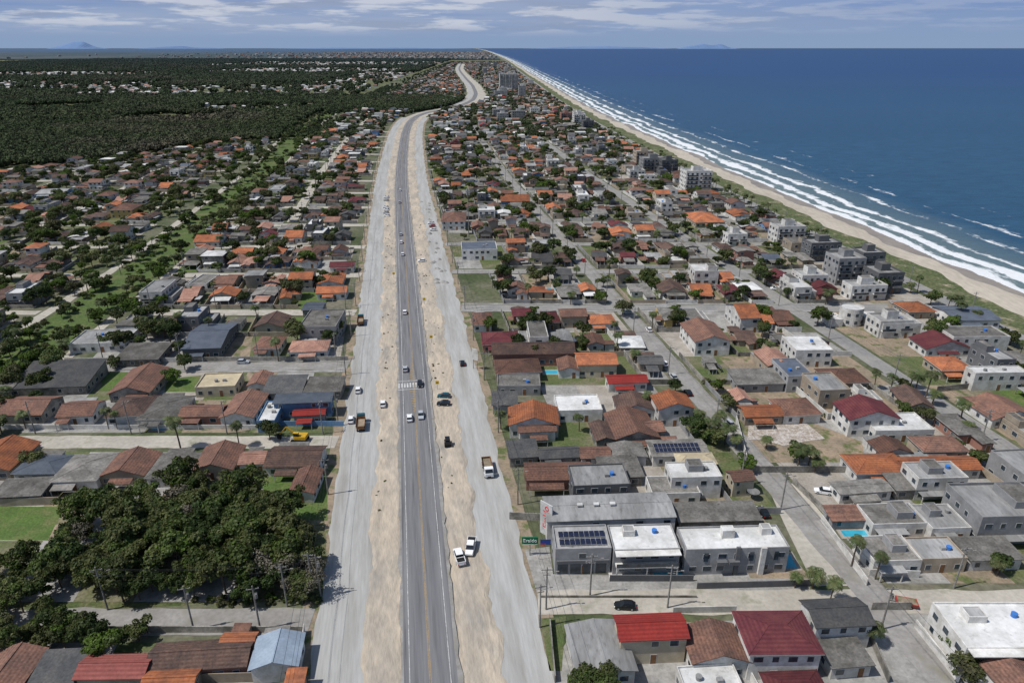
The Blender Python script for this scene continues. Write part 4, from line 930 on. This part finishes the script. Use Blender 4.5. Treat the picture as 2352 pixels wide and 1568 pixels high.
pv('dump_truck',DUMPW,(1120,1082),rr+math.pi,.08); pv('dump_truck',DUMPD,(830,978),rr,.08); pv('dump_truck',DUMPD,(829,742),rr,.08)
X,Y=G(1028,1022); 
mb=MB(); mb.loft([(-1.6,.7,.6,.5,1.2),(.2,.8,.7,.5,1.3),(1.6,.5,.45,.5,1.0)],'car_black'); mb.loft([(-.8,.55,.5,1.2,2.2),(.4,.55,.5,1.2,2.2)],'car_glass'); mb.box(-.65,-.9,2.2,.65,.5,2.3,'car_black'); mb.cyl((-.9,-1.1,.65),(.9,-1.1,.65),.65,.65,'tyre',12); mb.cyl((-.8,1.2,.45),(.8,1.2,.45),.45,.45,'tyre',12)
o=mb.obj('tractor'); o.location=(X,Y,.28); o.rotation_euler=(0,0,rr)
mb=MB()
for s in (-1,1):
    mb.box(s*1.1-.3,-1.9,.15,s*1.1+.3,1.9,.85,'tyre'); mb.cyl((s*1.1-.3,1.9,.5),(s*1.1+.3,1.9,.5),.36,.36,'tyre',10); mb.cyl((s*1.1-.3,-1.9,.5),(s*1.1+.3,-1.9,.5),.36,.36,'tyre',10)
mb.box(-1.3,-2.0,1.0,1.3,1.2,1.9,'machine_yellow'); mb.box(-1.2,0,1.9,-.3,1.3,2.9,'car_glass'); mb.box(-1.25,-.05,2.9,-.25,1.35,3.0,'machine_yellow')
mb.cyl((.3,1,1.6),(.3,3.6,4.0),.28,.24,'machine_yellow',4); mb.cyl((.3,3.6,4.0),(.3,5.8,1.6),.22,.16,'machine_yellow',4); mb.loft([(5.4,.5,.5,.4,1.4),(6.3,.5,.5,.6,1.5)],'tyre')
o=mb.obj('excavator'); o.location=(*G(690,1012),.08); o.rotation_euler=(0,0,1.5)
mb=MB(); mb.loft([(-1.9,.8,1.0,.5,1.2),(1.9,.8,1.0,.5,1.2)],'car_red'); mb.box(-.85,-1.7,1.15,.85,1.7,1.22,'soil'); wheels(mb,1.9,(-.6,.6),.35); mb.box(-.05,1.9,.5,.05,3.0,.6,'tyre')
o=mb.obj('trailer'); o.location=(*G(2080,1390),.08); o.rotation_euler=(0,0,1.3)
# ------------------------------------------------------------------ poles and wires
mb=MB(); mb.cyl((0,0,0),(0,0,10.5),.19,.12,'pole',8); mb.box(-1.1,-.06,9.7,1.1,.06,9.85,'pole'); mb.box(-.7,-.05,8.5,.7,.05,8.62,'pole')
for x in (-1,-.3,.5,1): mb.cyl((x,0,9.85),(x,0,10.05),.05,.04,'frame',6)
mb.cyl((0,0,8.9),(1.9,0,9.3),.04,.03,'pole',5); mb.box(1.7,-.12,9.26,2.3,.12,9.38,'pole')
POLE=mb.mesh('utility_pole')
mb=MB(); mb.cyl((0,0,0),(0,0,10.5),.19,.12,'pole',8); mb.box(-1.1,-.06,9.7,1.1,.06,9.85,'pole'); mb.cyl((.35,0,7.6),(.35,0,8.6),.3,.3,'pole',10)
for x in (-1,0,1): mb.cyl((x,0,9.85),(x,0,10.05),.05,.04,'frame',6)
POLET=mb.mesh('utility_pole')
def line(pts,name='power_line',n=3,dz=(9.95,9.95,8.6),dx=(-1,1,0)):
    c=bpy.data.curves.new(name,'CURVE'); c.dimensions='3D'; c.bevel_depth=.022; c.materials.append(MATS['wire'])
    for k in range(n):
        sp=c.splines.new('POLY'); P_=[]
        for a,b in zip(pts,pts[1:]):
            for i in range(6):
                t=i/6; P_.append((a[0]+(b[0]-a[0])*t+dx[k],a[1]+(b[1]-a[1])*t,dz[k]-4*t*(1-t)*.6))
        P_.append((pts[-1][0]+dx[k],pts[-1][1],dz[k])); sp.points.add(len(P_)-1)
        for i,p in enumerate(P_): sp.points[i].co=(*p,1)
    o=bpy.data.objects.new(name,c); SC.collection.objects.link(o)
def poles(t,Y0,Y1,st=33,rot=0.1,wires=True):
    pp=[]; Y=Y0
    while Y<Y1:
        x,y=tl(t,Y); pp.append((x,y)); place('utility_pole',POLE if R()<.75 else POLET,(x,y,0),rot+U(-.1,.1)); Y+=st
    if wires: line(pp)
poles(-22.3,72,780); poles(23.2,68,780); poles(84.8,60,700,36); poles(155.6,90,700,36); poles(227,150,700,36,wires=False)
poles(-64,430,760,40,wires=False)
for q in (162,211,262,312): 
    for t in range(-108,-26,27): place('utility_pole',POLE,(K(q)+t,q+4.4,0),1.5)
for px in ((660,1392),(248,1400),(737,1370),(445,1445),(598,1445),(1533,1395),(1355,1368),(1240,1440),(1700,1115),(2190,1350)): place('utility_pole',random.choice((POLE,POLET)),(*G(*px),0),U(-.3,.3))
a=[G(248,1400),G(660,1392),G(737,1370)]; line(a,dx=(0,0,0),dz=(9.9,10.2,8.6))
mb=MB(); mb.cyl((0,0,0),(0,0,28),.22,.12,'pole',8)
for z in range(2,28,3): mb.box(-.35,-.03,z,.35,.03,z+.1,'pole')
for z in (24,26): mb.box(-.9,-.1,z,-.5,.1,z+1.6,'frame'); mb.box(.5,-.1,z,.9,.1,z+1.6,'frame')
o=mb.obj('radio_mast'); o.location=(*G(1077,545),0)
mb=MB(); mb.cyl((0,0,0),(0,0,2.2),.05,.05,'pole',6); mb.box(-.55,-.04,2.0,.55,.04,3.1,'sign_yellow'); mb.box(-.35,-.06,2.4,.35,-.04,2.55,'tyre'); SG=mb.mesh('roadworks_sign')
for px in ((1005,895),(991,788),(905,640),(975,700)): place('roadworks_sign',SG,(*G(*px),.1),.1)
mb=MB(); mb.cyl((0,0,0),(0,0,3.4),.1,.1,'pole',8); mb.box(-1.7,-.12,3.2,1.7,.12,4.9,'sign_green'); mb.box(-1.6,-.14,3.0,1.6,.1,3.15,'frame')
o=mb.obj('shop_sign'); o.location=(*G(1217,1275),0); text('Eraldo',(0,-.16,4.05),(math.pi/2,0,0),1.15,'lamp_white',o)
mb=MB(); mb.cyl((0,0,0),(0,0,5.5),.05,.04,'pole',6); mb.box(.04,-.02,4.0,2.2,.02,5.4,'blueflag'); mb.box(.05,-.03,3.9,1.2,.03,4.3,'sign_red'); o=mb.obj('flag'); o.location=(*G(1240,1285),0)
mb=MB(); mb.box(-1.2,-.1,3.5,1.2,.1,7.6,'w_white'); mb.cyl((-.8,0,0),(-.8,0,3.5),.1,.1,'pole',6); mb.cyl((.8,0,0),(.8,0,3.5),.1,.1,'pole',6); o=mb.obj('billboard'); o.location=(*G(1092,848),0); o.rotation_euler=(0,0,-.6)
mb=MB(); mb.cyl((0,0,0),(0,0,1.6),.08,.08,'pole',6)
for i in range(16):
    a=2*math.pi*i/16; b=2*math.pi*(i+1)/16
    for (r0,z0,r1,z1) in ((0,1.6,.8,1.75),(.8,1.75,1.5,2.2)): mb.poly([(r0*math.cos(a),r0*math.sin(a),z0),(r1*math.cos(a),r1*math.sin(a),z1),(r1*math.cos(b),r1*math.sin(b),z1),(r0*math.cos(b),r0*math.sin(b),z0)],'r_ltgrey')
o=mb.obj('satellite_dish'); o.location=(*G(1728,1145),0)
for i in range(30):
    Y=U(300,480); t=14+U(-1.5,4); x,y=tl(t,Y); mb=MB(); n=10; r=U(1.0,1.8)
    for k in range(n):
        a=2*math.pi*k/n; b=2*math.pi*(k+1)/n; mb.poly([(r*math.cos(a),r*math.sin(a),0),(r*math.cos(b),r*math.sin(b),0),(.3*math.cos(b),.3*math.sin(b),.8),(.3*math.cos(a),.3*math.sin(a),.8)],'concrete')
    mb.poly([(.3*math.cos(2*math.pi*k/n),.3*math.sin(2*math.pi*k/n),.8) for k in range(n)],'concrete'); o=mb.obj('gravel_heap'); o.location=(x,y,.06)
for i in range(110):
    Y=U(120,420); t=random.choice((-1,1))*U(6,11); x,y=tl(t,Y); place('bush',random.choice(BUSH[:2]),(x,y,.0),U(0,6),U(.12,.3))
# ------------------------------------------------------------------ light, sky, camera
sd=Vector((-.50,-.14,.86)).normalized()
l=bpy.data.lights.new('sun','SUN'); l.energy=4.1; l.angle=math.radians(.55); l.color=(1,.965,.92); o=bpy.data.objects.new('sun',l); SC.collection.objects.link(o); o.rotation_euler=sd.to_track_quat('Z','Y').to_euler()
W=bpy.data.worlds.new('World'); SC.world=W; W.use_nodes=True; nt=W.node_tree; N=nt.nodes; L=nt.links; bg=N['Background']; bg.inputs[1].default_value=.1
sk=N.new('ShaderNodeTexSky'); sk.sky_type='NISHITA'; sk.sun_disc=False; sk.sun_elevation=math.asin(sd.z); sk.sun_rotation=math.atan2(sd.x,sd.y); sk.altitude=100
tc=N.new('ShaderNodeTexCoord'); sx=N.new('ShaderNodeSeparateXYZ'); L.new(tc.outputs['Generated'],sx.inputs[0])
def rng(s,a,b,c=0,d=1):
    r=N.new('ShaderNodeMapRange'); r.interpolation_type='SMOOTHSTEP'; r.inputs[1].default_value=a; r.inputs[2].default_value=b; r.inputs[3].default_value=c; r.inputs[4].default_value=d; L.new(s,r.inputs[0]); return r.outputs[0]
def wm(f,a,b):
    x=N.new('ShaderNodeMix'); x.data_type='RGBA'; L.new(f,x.inputs[0])
    for i,s in ((6,a),(7,b)):
        if isinstance(s,tuple): x.inputs[i].default_value=(*s,1)
        else: L.new(s,x.inputs[i])
    return x.outputs[2]
low=wm(rng(sx.outputs['Z'],0,.065),(2.5,3.45,5.2),(1.75,2.8,5.3))
def cn(st,sc,loc=(0,0,0)):
    mp=N.new('ShaderNodeMapping'); mp.inputs['Scale'].default_value=st; mp.inputs['Location'].default_value=loc; L.new(tc.outputs['Generated'],mp.inputs[0])
    n=N.new('ShaderNodeTexNoise'); n.inputs['Scale'].default_value=sc; n.inputs['Detail'].default_value=10; n.inputs['Roughness'].default_value=.6; L.new(mp.outputs[0],n.inputs['Vector']); return n.outputs['Fac']
def mu(a,b):
    m_=N.new('ShaderNodeMath'); m_.operation='MULTIPLY'; L.new(a,m_.inputs[0]); L.new(b,m_.inputs[1]); return m_.outputs[0]
hz=rng(sx.outputs['Z'],.006,.030); lf=rng(sx.outputs['X'],-.1,.5,1,.25)
veil=mu(mu(rng(cn((2,2,26),1.2),.30,.56,0,.75),hz),lf)
low=wm(veil,low,(3.5,4.2,5.7))
gr=mu(mu(rng(cn((5,5,60),1.0,(3,1,0)),.46,.62,0,.6),hz),lf)
low=wm(gr,low,(2.8,3.35,4.6))
puff=mu(mu(rng(cn((7,7,62),1.15,(1,2,0)),.47,.58,0,.9),rng(sx.outputs['Z'],.012,.030)),lf)
low=wm(puff,low,(5.6,6.0,6.9))
L.new(wm(rng(sx.outputs['Z'],.06,.3),low,sk.outputs[0]),bg.inputs[0])
c=bpy.data.cameras.new('camera'); c.lens=24; c.sensor_width=36; c.clip_start=.5; c.clip_end=200000; o=bpy.data.objects.new('camera',c); SC.collection.objects.link(o); o.location=(0,0,H); o.rotation_euler=(math.pi/2-P,0,0); SC.camera=o
print('objects',len(bpy.data.objects),'forest',len(pts),'far',len(fartrees))
